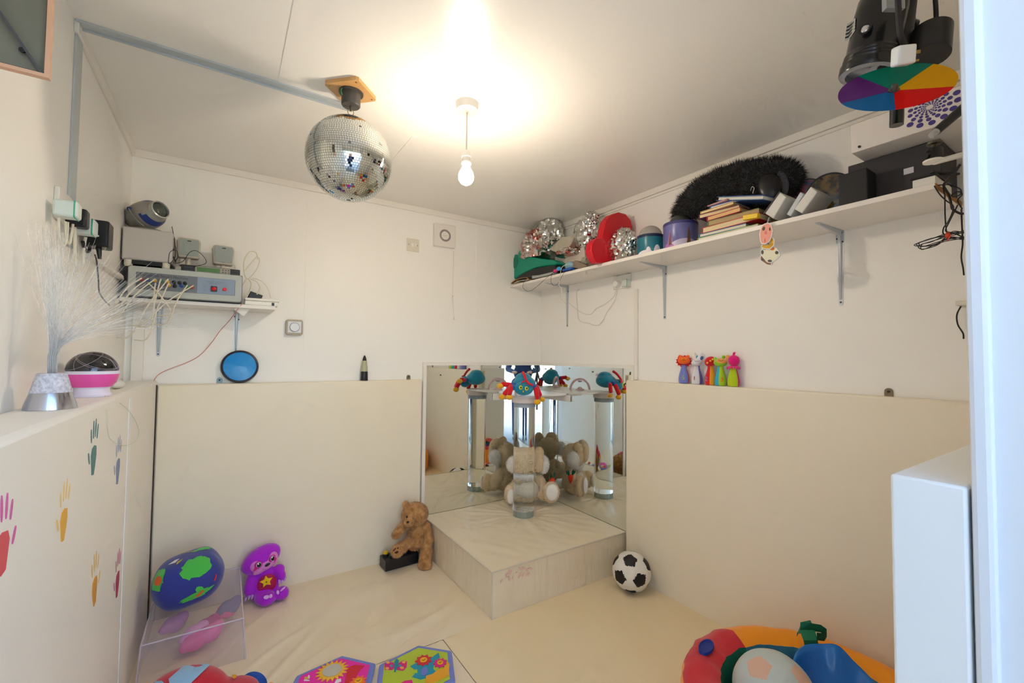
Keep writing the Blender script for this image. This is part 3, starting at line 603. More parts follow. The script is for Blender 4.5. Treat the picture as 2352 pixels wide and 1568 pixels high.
# ---------------------------------------------------------------- small wall things on the back wall
c=AY(0,675,752); s=.1
t=T('thermostat','square beige and white dial thermostat on back wall','thermostat',(c.x,0,c.z)); M=Matrix.Rotation(R(90),4,'X')
t.part('backplate',B().prism(rrect(.088,.088,.012),.028,M),pl('thermo_beige','#b3ab98',.45),bevel=.003)
t.part('face',B().prism(rrect(.068,.064,.003),.002,M@Matrix.Translation((0,.001,.028))),pl('thermo_white','#dfe1e6',.4))
t.part('dial',B().lathe([(.0245,.030),(.024,.038),(.0225,.040),(.0001,.041)],36,M),pl('thermo_dial','#e6e8ec',.35))
t.part('dial_shadow_ring',B().lathe([(.026,.0301),(.0265,.031),(.0245,.031)],36,M,cap=False),pl('ring_grey','#8d9096',.5))
b=B()
for k in range(7): a=R(40+k*17); b.box((.0295*math.cos(a),-.0302,.0295*math.sin(a)),(.0008,.0006,.004),rot=(0,R(90)-a,0))
t.part('tick_marks',b,pl('tick_grey','#777b80',.5))
c=AY(0,948,563); t=T('switch_plate','flat cream fused switch plate on back wall, left of the extractor fan','switch',(c.x,0,c.z))
t.part('plate',B().prism(rrect(.086,.086,.004),.007,M),CREAMP,bevel=.001)
t.part('rocker',B().prism(rrect(.012,.024,.001),.004,M@Matrix.Translation((.014,0,.007))),WHITE); t.part('fuse_cover',B().prism(rrect(.016,.024,.001),.002,M@Matrix.Translation((-.004,0,.007))),WHITE)
for x in(-.03,.03): t.part('screw',B().cyl((x,-.0085,0),(x,-.007,0),.0025,n=10),DARK)
c=AY(0,1020,543); t=T('extractor_fan','square white extractor fan with slotted ring high on back wall','fan',(c.x-.004,0,c.z))
t.part('housing',B().prism(rrect(.158,.158,.006),.028,M),pl('fan_white','#ece6df',.4),bevel=.004)
b=B()
for k in range(36):
    a=2*PI*k/36; b.box((.036*math.cos(a),-.0283,.036*math.sin(a)),(.013,.0012,.0036),rot=(0,-a,0))
t.part('vent_slots',b,pl('slot_dark','#4a3f38',.6)); b=B(); addtext(b,'~~~~~~',.009,Matrix.Translation((0,-.0285,0))@M,0,.0004); t.part('logo',b,pl('slot_dark','#4a3f38',.6))
pc=AY(-.02,1042,577); t=T('pull_cord','thin cream pull cord hanging under the extractor fan','cord',pc)
q1=AY(-.02,1040,680);q2=AY(-.02,1043,733)
t.part('string',B().tube([pc,q1,q2],.0011,6,1),CABLEW,world=True); t.part('knot',B().ell(q1,(.006,.003,.005)),CREAMP,world=True); t.part('toggle',B().lathe([(.002,.01),(.005,0),(.004,-.004)],12,Matrix.Translation(q2)),CREAMP,world=True)
# hooks / tabs above the pads
def tab(label,c,ax,m): 
    t=T('fixing_tab',label,'fixing',c,(0,0,0) if ax else (0,0,-PI/2)); t.part('plate',B().prism([(-.013,0),(.013,0)]+[(.013*math.cos(a),.018+.012*math.sin(a)) for a in[PI*k/8 for k in range(9)]],.004,M),m); t.part('screw',B().cyl((0,-.006,.017),(0,-.004,.017),.0045,n=12),DARK)
BR_=pl('tab_brown','#8a7a63',.5,metal=.4); GR_=pl('tab_grey','#93a8ad',.45,metal=.2)
tab('small grey fixing tab beside the round blue button',(AY(0,504,878).x,0,1.125),True,GR_); tab('small brown fixing tab on back wall left of the mirrors',(AY(0,938,866).x,0,1.125),True,BR_); tab('small brown fixing tab above the right wall pad',(0,AX(0,2042,900).y,1.147),False,BR_)
# round blue button
c=AY(-.035,551,848); t=T('blue_disc_light','large round blue push-light leaning on back wall above the pad','light button',(c.x,-.035,1.126),(R(-8),0,0))
M2=Matrix.Translation((0,0,.088))@Matrix.Rotation(R(90),4,'X')
t.part('rim',B().lathe([(.086,-.012),(.088,0),(.086,.012),(.078,.014),(.076,.008)],48,M2,cap=True),pl('rim_dark','#27222b',.35))
DB=mat('blue_lens','#0a87d6',.22,spec=.6,bump=(60,.2,.002),var=(9,.3,'#0f98e6'))
b=B(); b.lathe([(.077,.009),(.001,.020)],48,M2); t.part('blue_lens',b,DB)
# rocket lava lamp
c=AY(-.025,836,873); t=T('rocket_lamp','small rocket-shaped lava lamp with black base and tip on pad','lamp',(c.x,-.028,1.1255))
t.part('base',B().lathe([(.022,0),(.0225,.002),(.0205,.055),(.02,.056)],24),pl('lamp_black','#2b2a2c',.3,metal=.3))
t.part('glass',B().lathe([(.020,.056),(.0195,.08),(.016,.105),(.0125,.122)],24),mat('lava_liquid','#d3d0ac',.1,trans=.3,ior=1.3))
t.part('liquid_band',B().lathe([(.0128,.1185),(.0132,.122)],24),pl('orange_band','#e0b583',.4))
t.part('tip',B().lathe([(.0125,.1222),(.009,.14),(.004,.152),(.0005,.156)],24),pl('lamp_black','#2b2a2c',.3,metal=.3))
# ---------------------------------------------------------------- things on the left pad
c=AX(-2.435,118,951); lx,ly=-2.437,c.y; z0=1.1475
t=T('fibre_optic_lamp','fibre-optic lamp with fanned clear strands on a silver cone base','lamp',(lx,ly,z0))
t.part('base',B().lathe([(.046,0),(.044,.012),(.036,.038)],40),mat('fibre_chrome','#bfc0c8',.15,metal=.9))
t.part('glitter_cone',B().lathe([(.0365,.038),(.026,.082),(.024,.083),(.001,.083)],40),mat('glitter_clear','#cfcfdc',.2,bump=(180,.9,.004),var=(150,.12,'#f4f4ff'),trans=.2))
FB=mat('optic_fibre','#ffffff',.25,alpha=.22,spec=.8); b=B(); rd=random.Random(11)
for k in range(330):
    g=rd.random(); 
    if g<.55: az=R(rd.gauss(62,24)); lean=rd.uniform(.55,1.15); L0=rd.uniform(.27,.36)
    else: az=R(rd.uniform(0,360)); lean=rd.uniform(0,.5); L0=rd.uniform(.22,.34)
    if math.cos(az)*math.sin(lean)*L0 < -.04: lean*=.25
    r0=.008*math.sqrt(rd.random()); a0=rd.random()*6.28
    p0=Vector((r0*math.cos(a0),r0*math.sin(a0),.083)); d=Vector((math.cos(az)*math.sin(lean),math.sin(az)*math.sin(lean),math.cos(lean)))
    pts=[p0,p0+Vector((d.x*.25,d.y*.25,1)).normalized()*.07,p0+Vector((0,0,.03))+d*L0*.6,p0+Vector((0,0,.025-.03*lean))+d*L0]
    b.tube(pts,.00045,3,3)
t.part('fibres',b,FB,kind='stuff',ang=180)
c=AX(-2.43,212,938); t=T('star_projector','round star night-light with black dome and pink band on left pad','night light',(-2.433,c.y,z0))
t.part('foot',B().lathe([(.045,0),(.046,.006),(.042,.012),(.04,.024),(.046,.03)],40),pl('night_white','#e9e4f3',.3))
t.part('pink_bowl',B().lathe([(.046,.029),(.056,.042),(.061,.06),(.062,.068)],44),pl('hot_pink','#f05cb0',.3),label='hot pink band')
t.part('white_rim',B().lathe([(.0622,.068),(.0625,.077),(.058,.078)],44,cap=False),pl('night_white','#e9e4f3',.3))
d_=t.part('dome',B().lathe([(.060*math.cos(a),.077+.058*math.sin(a)) for a in[R(q) for q in range(0,91,9)]][:-1]+[(.001,.135)],44),mat('smoky_dome','#1b1b1e',.06,spec=.9,bump=(40,.35,.004)))
b=B(); rd=random.Random(4)
for k in range(9):
    a=rd.random()*6; e=rd.uniform(.3,1.2); n1=Vector((math.cos(a)*math.cos(e),math.sin(a)*math.cos(e),math.sin(e))); u1=n1.orthogonal().normalized(); v1=n1.cross(u1); off=rd.uniform(.1,.7); pts=[]
    for i in range(40):
        q=2*PI*i/40; p=n1*off+(u1*math.cos(q)+v1*math.sin(q))*math.sqrt(1-off*off)
        if p.z>.0: pts.append(Vector((p.x*.0605,p.y*.0605,.077+p.z*.0585)))
        elif len(pts)>3: break
        else: pts=[]
    if len(pts)>3: b.tube(pts,.0005,4,1)
t.part('orbit_lines',b,pl('line_pale','#b7a9b4',.4),parent=d_)
c=AX(-2.43,268,900); t=T('white_toy_base','small rounded white plastic base lying behind the star night-light','plastic base',(-2.43,c.y,z0)); t.part('body',B().ell((0,0,.016),(.022,.05,.016)),pl('soft_white','#e8e6e0',.35))
single('thin_lead','thin pale green lead looping down over left pad below the night-light','wire',B().tube([(-2.40,AX(-2.40,240,925).y,1.152)]+[AX(PW+.005,x,y) for x,y in((246,950),(247,985),(255,1010),(285,1023),(312,1012),(318,985),(300,948),(275,925))],.0009,6),mat('pale_green_wire','#cfd8c4',.5))
# ---------------------------------------------------------------- long shelf on the right wall
FX=-.29; SB2=1.808; ZS=1.826; yend=AX(FX,2150,445).y
t=T('wall_shelf','long white laminate shelf high on right wall, crowded with toys and foil','shelf',(FX/2,yend/2,SB2))
t.part('board',B().bb((FX,yend+.002,SB2),(-.0005,-.0005,ZS)),WS,world=True,bevel=.001)
t.part('raw_end',B().bb((FX+.001,yend,SB2+.001),(-.001,yend+.002,ZS-.001)),mat('chipboard','#c08a4e',.8,var=(120,.15,'#8a5a2c')),label='bare chipboard end',world=True)
for u,l in((-.33,'bracket under the long shelf closest to the corner'),(-1.184,'middle bracket of the long shelf'),(-2.041,'bracket under the long shelf nearest the camera')): bracket('b',l,'R',u,SB2,1.512,.205,'brackets under the long shelf')
def polyX(b,x,pts,th,mi=0,mi2=None):
    P=[AX(x,*p) for p in pts]; M=Matrix(((0,0,1,x),(1,0,0,0),(0,1,0,0),(0,0,0,1))); return b.prism([(p.y,p.z) for p in P],th,M,mi,mi2)
def polyY(b,y,pts,th,mi=0,mi2=None):
    P=[AY(y,*p) for p in pts]; M=Matrix(((1,0,0,0),(0,0,1,y),(0,1,0,0),(0,0,0,1))); return b.prism([(p.x,p.z) for p in P],th,M,mi,mi2)
def groundz(b,z):
    m=min(v.z for v in b.v); 
    for v in b.v: v.z+=z-m
    return b
# green moulded toy
b=polyX(B(),-.255,[(1171,650),(1167,628),(1167,606),(1170,590),(1176,584),(1183,584),(1188,590),(1190,577),(1196,573),(1215,588),(1240,594),(1270,596),(1280,604),(1273,610),(1248,612),(1226,616),(1201,628),(1178,642)],.19)
t=T('green_moulded_toy','curved emerald green plastic toy at corner end of the long shelf','toy',(-.16,-.1,ZS)); GR=pl('emerald_plastic','#069478',.35)
t.part('shell',b,GR,world=True,bevel=.014,seg=3); cc=AX(-.258,1182,603); t.part('hand_hollow',B().ell(cc,(.004,.045,.042),rot=(R(-20),0,0)),pl('dark_emerald','#05765b',.3),world=True)
b=polyX(B(),-.272,[(1174,649),(1190,635),(1204,626),(1228,616),(1250,612),(1275,609),(1280,622),(1230,636),(1195,646)],.16)
single('black_dish','shallow black curved dish beneath the emerald green toy','dish',b,mat('dish_black','#15181a',.3),bevel=.004)
b=B(); 
for k in range(2):
    P=[AX(-.284+.004*k,x,y) for x,y in(((1171,652),(1180,644),(1195,638),(1208,636),(1213,640)),((1179,651),(1188,645),(1200,643),(1208,642),(1213,641)))[k]]
    for i in range(4):
        a,c=P[i],P[i+1]; b.add([a,c,c+Vector((.12,0,0)),a+Vector((.12,0,0)),a+Vector((0,0,-.004)),c+Vector((0,0,-.004)),c+Vector((.12,0,-.004)),a+Vector((.12,0,-.004))],[(0,1,2,3),(7,6,5,4),(0,4,5,1),(1,5,6,2),(2,6,7,3),(3,7,4,0)],k)
single('open_booklet','beige booklet curling open at the corner end of long shelf','booklet',b,[pl('booklet_tan','#a9814e',.6),pl('booklet_cream','#e6dcc4',.6)])
b=polyX(B(),-.286,[(1222,633),(1236,632),(1270,624),(1272,629),(1238,637),(1222,640)],.10); single('flat_case','flat grey case with blue stripe lying on long shelf beside booklet','case',b,[pl('case_grey','#a6aaa6',.4)],bevel=.001)
b=B().tube([AX(-.25,1236,626),AX(-.25,1242,622),AX(-.25,1247,621)],.006,10); b.ell(AX(-.24,1258,621),(.02,.035,.013)); single('metal_bell','small shiny metal bell lying in the black dish','bell',b,CHROME)
# foil bundles
FOIL=mat('silver_foil','#d9dad6',.16,metal=1,bump=(25,.7,.01)); FOIL2=mat('silver_foil_red','#d8d5cf',.2,metal=1,bump=(25,.7,.01),var=(14,.06,'#c77d72'))
def foil(label,c,r,seed,m=FOIL,rot=None,amp=.35,lo=None):
    b=crumple(c,r,seed,52,34,amp,rot)
    for v in b.v:
        v.x=min(max(v.x,-.33),-.012); v.z=max(v.z,lo or ZS+.001); v.z=min(v.z,HC-.004)
        v.y=min(v.y,-.012)
    return single('foil_bundle',label,'foil',b,m,'crumpled foil on the long shelf',smooth=True,ang=18,loc=tuple(c))
foil('largest crumpled silver foil bundle resting on the emerald green toy',AX(-.19,1232,570),(.10,.115,.13),1,FOIL2,lo=2.005)
foil('rounded silver foil ball peaking highest behind the folded foil',AX(-.13,1262,540),(.09,.10,.12),2,lo=2.06)
b=polyX(B(),-.215,[(1262,572),(1290,545),(1322,541),(1312,560),(1296,582),(1280,580)],.05); q=B(); b.v=[v+noise.noise_vector(v*30)*.006 for v in b.v]
single('foil_bundle','flat folded matt foil sheet lying over the green toy','foil',b,mat('foil_matt','#cfcabc',.35,metal=.85,bump=(18,.6,.01)),'crumpled foil on the long shelf',ang=30)
foil('small foil scrunch hanging over right edge of the green toy',AX(-.2,1303,582),(.06,.085,.035),5,FOIL2,lo=1.96)
foil('tall narrow crumpled foil behind the red heart box',AX(-.12,1345,545),(.07,.085,.12),3,lo=1.95)
foil('small foil knob topping the pile beside the red heart box',AX(-.13,1358,503),(.05,.055,.045),4,lo=2.1)
foil('bright crumpled foil between the red heart box and teal tin',AX(-.20,1428,565),(.06,.085,.095),6,lo=ZS+.001,rot=(R(25),0,0))
# card leaning
b=polyX(B(),-.17,[(1286,612),(1300,590),(1322,570),(1340,560),(1345,600),(1340,612),(1318,600)],.01); single('white_card','white folded card leaning between green toy and red heart box','card',b,pl('card_white','#d9cfc2',.6))
b=polyX(B(),-.25,[(1305,612),(1321,598),(1350,610),(1338,617)],.05); single('grey_card_flap','small brownish card tray lying beside the pale blue toy','card',b,pl('card_brown','#8a7b6c',.7))
# toy with pale blue head
t=T('pastel_toy','little toy with pale blue cap and pink patch near shelf edge','toy',AX(-.27,1300,622))
t.part('cap',B().ell(AX(-.25,1308,610),(.025,.038,.026)),pl('pale_blue_toy','#8fb9c6',.35),world=True); t.part('blue_base',B().box(AX(-.27,1305,619),(.03,.085,.014),rot=(0,0,0)),pl('royal_blue','#2457b0',.35),world=True,bevel=.003)
t.part('pink_patch',B().ell(AX(-.275,1276,622),(.012,.02,.012)),pl('toy_pink','#e8327d',.4),world=True); t.part('sky_patch',B().ell(AX(-.275,1284,617),(.014,.022,.014)),pl('toy_sky','#3f9fdc',.4),world=True)
# red heart box
hp=[(1394,560),(1391,538),(1394,512),(1404,495),(1421,488),(1438,493),(1449,508),(1453,524),(1440,545),(1420,575),(1402,598),(1383,600),(1370,603),(1361,585),(1358,565),(1364,549),(1376,540)]
def heart(y,th):
    # regular heart outline through the seen lobes
    pts=[(1384,546),(1387,525),(1393,505),(1405,492),(1421,487),(1438,492),(1449,506),(1453,524),(1450,545),(1440,568),(1425,590),(1400,600),(1384,604),(1371,603),(1363,592),(1358,575),(1360,558),(1370,547)]
    return polyY(B(),y,pts,th)
b=heart(-.985,.004); t=T('heart_box','glossy red heart-shaped gift box standing on edge among the foil','box',(-.15,-.94,ZS))
t.part('lid',heart(-.985,.03),RED,world=True,bevel=.004); t.part('box_body',heart(-.954,.05),pl('red_box_side','#d3142c',.4),world=True,bevel=.002)
t=T('clear_jar','small clear ribbed jar lying beside the red heart box','jar',AX(-.24,1342,598)); t.part('glass',B().lathe([(.02,0),(.024,.01),(.024,.03),(.02,.04)],20,Matrix.Translation(AX(-.22,1340,600))@Matrix.Rotation(R(90),4,'X')),mat('jar_glass','#b4b5a4',.15,trans=.3),world=True)
# tins / night lights
def tin(px,label,x,r,h,body,rim,dome,domem,deco):
    y=AX(x,px,540).y; t=T('domed_night_light',label,'night light',(x,y,ZS),(0,0,0),'domed cylinder night lights')
    t.part('drum',B().lathe([(r*.97,0),(r,.004),(r,h),(r*.97,h+.002)],48),body)
    t.part('rim_band',B().lathe([(r*1.01,h-.012),(r*1.015,h),(r*.99,h+.004),(r*.8,h+.006)],48,cap=True),rim)
    t.part('dome',B().lathe([(dome*math.cos(R(q)),h+.004+dome*.95*math.sin(R(q))) for q in range(0,90,9)]+[(.0005,h+.004+dome*.95)],36),domem)
    for d in deco:
        b=B(); kind,a0,a1,z0,z1,m=d; n=14; vs=[];fs=[]
        for i in range(n+1):
            a=R(a0+(a1-a0)*i/n); zt=z0+(z1-z0)*(math.sin(PI*i/n)**.6 if kind=='hill' else (1-abs(2*i/n-1)) if kind=='tree' else 1)
            vs+=[(r*1.006*math.cos(a),r*1.006*math.sin(a),z0),(r*1.006*math.cos(a),r*1.006*math.sin(a),zt+.0005)]
        for i in range(n): fs.append((2*i,2*i+2,2*i+3,2*i+1))
        b.add(vs,fs); t.part('printed_scene',b,m)
    return t
SNOW=pl('print_snow','#c9c0e0',.35); BROWNP=pl('print_brown','#7b5a3e',.4); PINKP=pl('print_pink','#b577bd',.4); WHP=pl('print_white','#efe9f2',.4); NAVY=pl('navy_rim','#25304f',.3)
tin(1494,'teal drum night light with clear dome and white bear print',-.175,.073,.112,mat('teal_print','#1f6276',.3,var=(6,.3,'#2c8ba0')),NAVY,.062,mat('clear_dome','#d9d3cd',.05,trans=.6,ior=1.15),
 [('hill',150,245,.0,.028,WHP),('hill',232,262,.02,.055,WHP),('hill',200,222,.02,.045,WHP),('band',265,300,0,.02,NAVY)])
tin(1563,'purple snow-scene drum night light with dark dome beside books',-.17,.084,.135,mat('purple_print','#5a5b97',.28,var=(5,.25,'#8587bf')),pl('violet_rim','#45427c',.3),.055,mat('dark_dome','#3b3a35',.1,spec=.8),
 [('hill',165,300,0,.045,SNOW),('hill',150,200,0,.03,PINKP),('tree',236,250,.02,.10,BROWNP),('hill',238,248,.045,.10,BROWNP),('tree',170,190,.03,.10,PINKP),('hill',175,187,.02,.085,BROWNP)])
# books
bt=[('#8fb45c','#e8e2d3',1603,1742,.016),('#3c86b8','#e9dfc8',1606,1712,.015),('#c9202e','#e6d3a8',1614,1748,.026),('#5e7a3c','#bda37a',1625,1741,.024),('#c2243e','#e6bd86',1627,1706,.020),('#7b3763','#ecd7a6',1604,1692,.018),('#d0a468','#ecd9ae',1612,1690,.012),('#3a66b4','#dfe3ea',1628,1700,.012),('#c98f92','#e4dcd8',1630,1680,.006)]
bl=['green spiral-edged picture book, lowest in the stack','blue spiral-edged book lying second from bottom of the stack','thick cream-paged book with red spine tip low in stack','olive-green covered book with brown page edges mid-stack','red and white hardback under the purple book','purple-covered book with cream pages, upper middle of stack','thin tan book just below the blue annual','blue-edged magazine near the top of the stack','thin pink magazine topping the stack']
z=ZS+.0005
for k,(cv,pg,pa,pb,h) in enumerate(bt):
    ya=AX(-.26,pa,520).y; yb=AX(-.26,pb,520).y; L=ya-yb; w=.17+.02*math.sin(k*2.1); yaw=R([0,1.5,-1,2,-3,5,-2,4,-6][k]); tilt=R([0,0,0,0,0,0,2,3,3][k])
    t=T('book',bl[k],'book',(-.265+w/2+.008*math.sin(k*3),(ya+yb)/2,z),(0,0,yaw),'books stacked on the long shelf')
    C=pl('cover_'+cv[1:],cv,.4); b=B(); b.box((0,0,.001),(w,L,.002)); b.box((0,0,h-.001),(w,L,.002)); b.box((-.0,L/2-.0015,h/2),(w,.003,h)); t.part('cover',b,C)
    t.part('pages',B().box((.0,-.002,h/2),(w-.004,L-.006,h-.0045)),mat('pages_'+pg[1:],pg,.8,bump=(2,.6,.004,(1,1,160))))
    z+=h+.0008
ztop=z
t=T('book','blue open annual resting slanted across the top of the stack','book',(-.185,AX(-.25,1712,470).y,ztop-.022),(R(17),0,R(-10)),'books stacked on the long shelf')
L=.235; b=B(); b.box((0,0,0),(.19,L,.003)); b.box((0,0,.016),(.19,L,.003)); t.part('cover',b,pl('cover_annual','#3f6297',.35)); t.part('pages',B().box((.003,0,.008),(.18,L-.008,.0125)),pl('pages_white','#e9e4d6',.8))
yy=AX(-.28,1727,510); t=T('book','small bright yellow book wedged in right end of the stack','book',(-.275,yy.y,ZS+.034),(R(6),0,0)); 
t.part('cover',B().box((-.012,0,.010),(.02,.062,.020)),pl('yellow_cover','#efc61a',.4),bevel=.002)
# black furry costume
cs=[((1566,492),.05,-.14),((1588,470),.07,-.14),((1620,450),.088,-.14),((1660,436),.098,-.135),((1700,428),.104,-.135),((1740,424),.104,-.13),((1772,420),.098,-.13),((1792,416),.085,-.12)]
el=[(AX(x,*p),(r,r*1.0,r),None) for p,r,x in cs]
b=blobs(el,.014,6)
for v in b.v: v.x=min(v.x,-.02)
zmin=min(v.z for v in b.v)
FURM=mat('black_fur','#121214',.75,spec=.3,sheen=.3)
t=T('furry_costume','shaggy black furry costume roll lying behind books on long shelf','costume',(-.14,-1.65,ZS))
b2=fur(b,15000,.026,.0011,3,.1,1.2,test=lambda c:c.x<-.03 and not (c.z<1.99 and c.y>-1.50) and c.z<HC-.03); t.part('fur_body',b2,FURM,world=True,ang=60)
e=AX(-.19,1791,418); t.part('grey_lining',B().ell(e,(.014,.030,.062),rot=(R(-14),0,R(25))),mat('grey_felt','#55555c',.85),world=True,label='grey felt lining')
e=AX(-.225,1768,430); t.part('dark_hollow',B().ell(e,(.02,.045,.06),rot=(R(-12),0,R(20))),mat('black_satin','#0d0d0f',.3),world=True)
t.part('metal_ring',B().tube([AX(-.255,1724,438),AX(-.26,1727,429),AX(-.258,1732,432),AX(-.255,1729,444)],.0015,6),CHROME,world=True)
# white boxes leaning
def wb(label,px,py,dims,rx,x,nm='white_box',m=None,z=None):
    p=AX(x,px,py); t=T(nm,label,'box',(p.x+dims[0]/2,p.y,p.z if z is None else z),(rx,0,0)); return t,p
CB=pl('white_carton','#dcdad4',.5)
b=B(); 
def lean(label,corners,x,depth,m=CB,nm='white_box',g='white boxes leaning on the long shelf'):
    b=polyX(B(),x,corners,depth); mz=min(v.z for v in b.v)
    if mz<ZS+.0005:
        for v in b.v: v.z+=ZS+.0005-mz
    return single(nm,label,'box',b,m,g,bevel=.003)
lean('white carton with dark edge leaning beside the books, above the hanging pig tag',[(1757,490),(1776,502),(1806,452),(1792,441)],-.27,.12)
lean('middle white carton, mostly hidden between two leaning white cartons',[(1806,492),(1816,497),(1846,446),(1838,440)],-.255,.10,pl('bluish_carton','#c9cfd3',.5))
lean('largest white carton leaning next to the small black speaker box',[(1824,480),(1842,490),(1878,440),(1862,428)],-.265,.14)
single('dark_carton_edge','thin dark card sleeve round the first leaning white carton','sleeve',polyX(B(),-.262,[(1753,489),(1757,491),(1793,441),(1790,439)],.11),pl('dark_card','#4a4745',.6))
# picture discs
def pdisc(label,px,py,r,c1,c2,sc):
    p=AX(-.075,px,py); t=T('effect_disc',label,'disc',p,(0,R(90),0),'round effect discs on the long shelf'); t.o.rotation_euler=(0,R(82),R(18))
    t.part('rim',B().lathe([(r-.006,-.006),(r,-.006),(r,.006),(r-.006,.006),(r-.006,-.006)],48,cap=False),BLACK)
    t.part('picture',B().lathe([(r-.005,-.0035),(r-.005,.0035)],48),mat('disc_'+label[:6],c1,.15,var=(sc,.12,c2),coat=.5))
pdisc('blue and red swirled effect disc behind the leaning white cartons',1850,452,.074,'#27436f','#b0385a',28)
pdisc('gold and green swirled effect disc beside the black speaker box',1906,444,.080,'#16181c','#6e5726',34)
# black boxes
BK=mat('black_box_vinyl','#232224',.6); BK2=mat('charcoal_box','#3d3b3d',.65)
def bx(nm,label,cat,p0,p1,m,bev=.003,g=None): return single(nm,label,cat,B().bb(p0,p1),m,g,bevel=bev)
y1=AX(-.28,1926,440).y; y2=AX(-.28,1992,430).y
bx('small_speaker_box','small matt black box at front of long shelf right of the discs','box',(-.28,y2,ZS),(-.20,y1,AX(-.28,1930,402).z),BK)
bx('large_black_box','large charcoal box on long shelf supporting the white dotted light box','box',(-.195,-2.42+.03,ZS),(-.012,-2.14,1.994),BK2)
c=AX(-.197,2087,392); single('box_sticker','small white sticker with blue mark on the large charcoal box','sticker',B().box((-.1965,c.y,c.z),(.001,.026,.02)),[pl('sticker_white','#d5d4dd',.4)])
# silver headphone-like reel
p=AX(-.10,1951,365); t=T('silver_reel','round black and silver reel standing behind the large charcoal box','reel',(-.11,-2.125,ZS+.14)); M=Matrix.Rotation(R(90),4,'X')
t.part('disc',B().lathe([(.04,0),(.042,.004),(.042,.014),(.04,.016)],32,M),BLACK); t.part('silver_face',B().lathe([(.043,.004),(.043,.012)],32,M),CHROME)
single('reel_support','slim black stand holding the silver reel up','stand',B().bb((-.125,-2.138,ZS),(-.095,-2.127,ZS+.105)),BLACK)
# dotted white light box
t=T('light_box','white rectangular light box with purple dotted spiral, above the charcoal box','light box',(-.16,-2.4,1.996))
bx0=(-.30,NY+.03,1.996); bx1=(-.014,-2.186,2.096)
t.part('casing',B().bb(bx0,bx1),pl('lightbox_white','#e6e0da',.4),world=True,bevel=.003)
c=AX(-.301,1974,337); t.part('screw',B().cyl(c,c+Vector((-.003,0,0)),.004,n=12),DARK,world=True)
b=B(); ce=AX(-.3005,2135,246); DM=Matrix(((0,0,-1,-.3004),(1,0,0,ce.y),(0,1,0,ce.z),(0,0,0,1)))
rr=.008
for ring in range(9):
    n=14; 
    for k in range(n):
        a=2*PI*(k+.5*(ring%2))/n+ring*.1; x=rr*math.cos(a)*1.25; y=rr*math.sin(a)
        s=rr*.155; zz_=ce.z+y; yw=ce.y+x
        if 1.999+s<zz_<2.093-s and NY+.04<yw<AX(-.3,2082,250).y-s: b.prism(oval(x,y,s*1.1,s*.95,14),.0006,DM)
    rr*=1.36
t.part('dotted_sticker',b,mat('purple_dots','#4b3f8c',.4),world=True,label='purple dotted spiral',kind='stuff')
# ball head mount and handle
P=lambda x,y,d=0: AT(1.25+d,x,y)
t=T('ball_mount','black ball-joint mount on a white bracket arm below the light box','mount',P(2145,372))
t.part('arm_plate',B().lathe([(.022,0),(.022,.005)],28,Matrix.Translation(P(2143,372))),WHITE,world=True); t.part('arm',B().box((P(2150,373)+P(2230,352))/2+Vector((0,0,.002)),((P(2230,352)-P(2150,373)).length,.028,.012),rot=(P(2230,352)-P(2150,373)).to_track_quat('X','Z').to_matrix().to_4x4()),WHITE,world=True,bevel=.004)
t.part('socket',B().lathe([(.018,0),(.019,.006),(.019,.03),(.016,.034)],28,Matrix.Translation(P(2146,368))),BLACK,world=True)
t.part('stud',B().lathe([(.006,.03),(.006,.045),(.017,.046),(.018,.05),(.012,.054)],24,Matrix.Translation(P(2146,368))),mat('stud_metal','#5d584d',.3,metal=.8),world=True)
t.part('side_knob',B().cyl(P(2138,352),P(2124,357),.008,.010,n=14),BLACK,world=True)
t=T('black_torch','black cylinder torch with a clear tip in front of the dotted box','torch',P(2185,270,.02))
a=P(2150,302,-.02); c_=P(2222,240,-.02); t.part('barrel',B().cyl(a,c_,.011,.013,n=20),pl('torch_black','#23262c',.3),world=True); t.part('tip',B().cyl(a+(a-c_)*.16,a,.008,.010,n=16),mat('clear_tip','#d7d8d6',.15,trans=.4),world=True)
# white flat box at the shelf end with black lid
y1=AX(-.27,2096,420).y; t=T('flat_white_box','flat white box with a black lid at the chipboard shelf end','box',(-.2,y1-.03,ZS))
t.part('tray',B().bb((-.272,y1-.055,ZS),(-.10,y1,ZS+.03)),WHITE,world=True,bevel=.002); t.part('lid',B().bb((-.276,y1-.058,ZS+.031),(-.095,y1+.003,ZS+.036)),BLACK,world=True)
single('black_ruler','thin black bar projecting from the flat white box','bar',B().box(AX(-.2,2170,400)+Vector((0,0,.003)),(.10,.012,.005),rot=(0,0,R(-25))),BLACK)
# tangle of black cable at the shelf end
def rcab(label,pts,r=.0018,m=CABLEB,x=-.20,name='cable',g='black cables hanging from the shelf end'):
    single(name,label,'cable',B().tube([AX(p[2] if len(p)>2 else x,p[0],p[1]) for p in pts],r,6),m,group=g)
rcab('thick black cable dropping from the ball mount past the shelf end',[(2205,378,-.3),(2190,400,-.3),(2172,418,-.28),(2168,428,-.27),(2178,445,-.24),(2184,465,-.24),(2188,480,-.24),(2205,490,-.22),(2216,490,-.22)],.0035)
rcab('thin black cable looping over the bare chipboard end',[(2146,427,-.295),(2160,448,-.3),(2175,462,-.3),(2190,475,-.28),(2180,505,-.25),(2168,522,-.2),(2166,535,-.2),(2172,540,-.2)])
rcab('thin black cable hanging straight to the tied coil',[(2166,430,-.25),(2170,450,-.25),(2171,500,-.22),(2175,535,-.2),(2185,545,-.2)])
rcab('black cable crossing behind the tied coil',[(2200,470,-.2),(2180,510,-.2),(2172,530,-.2),(2190,535,-.2),(2214,545,-.2)])
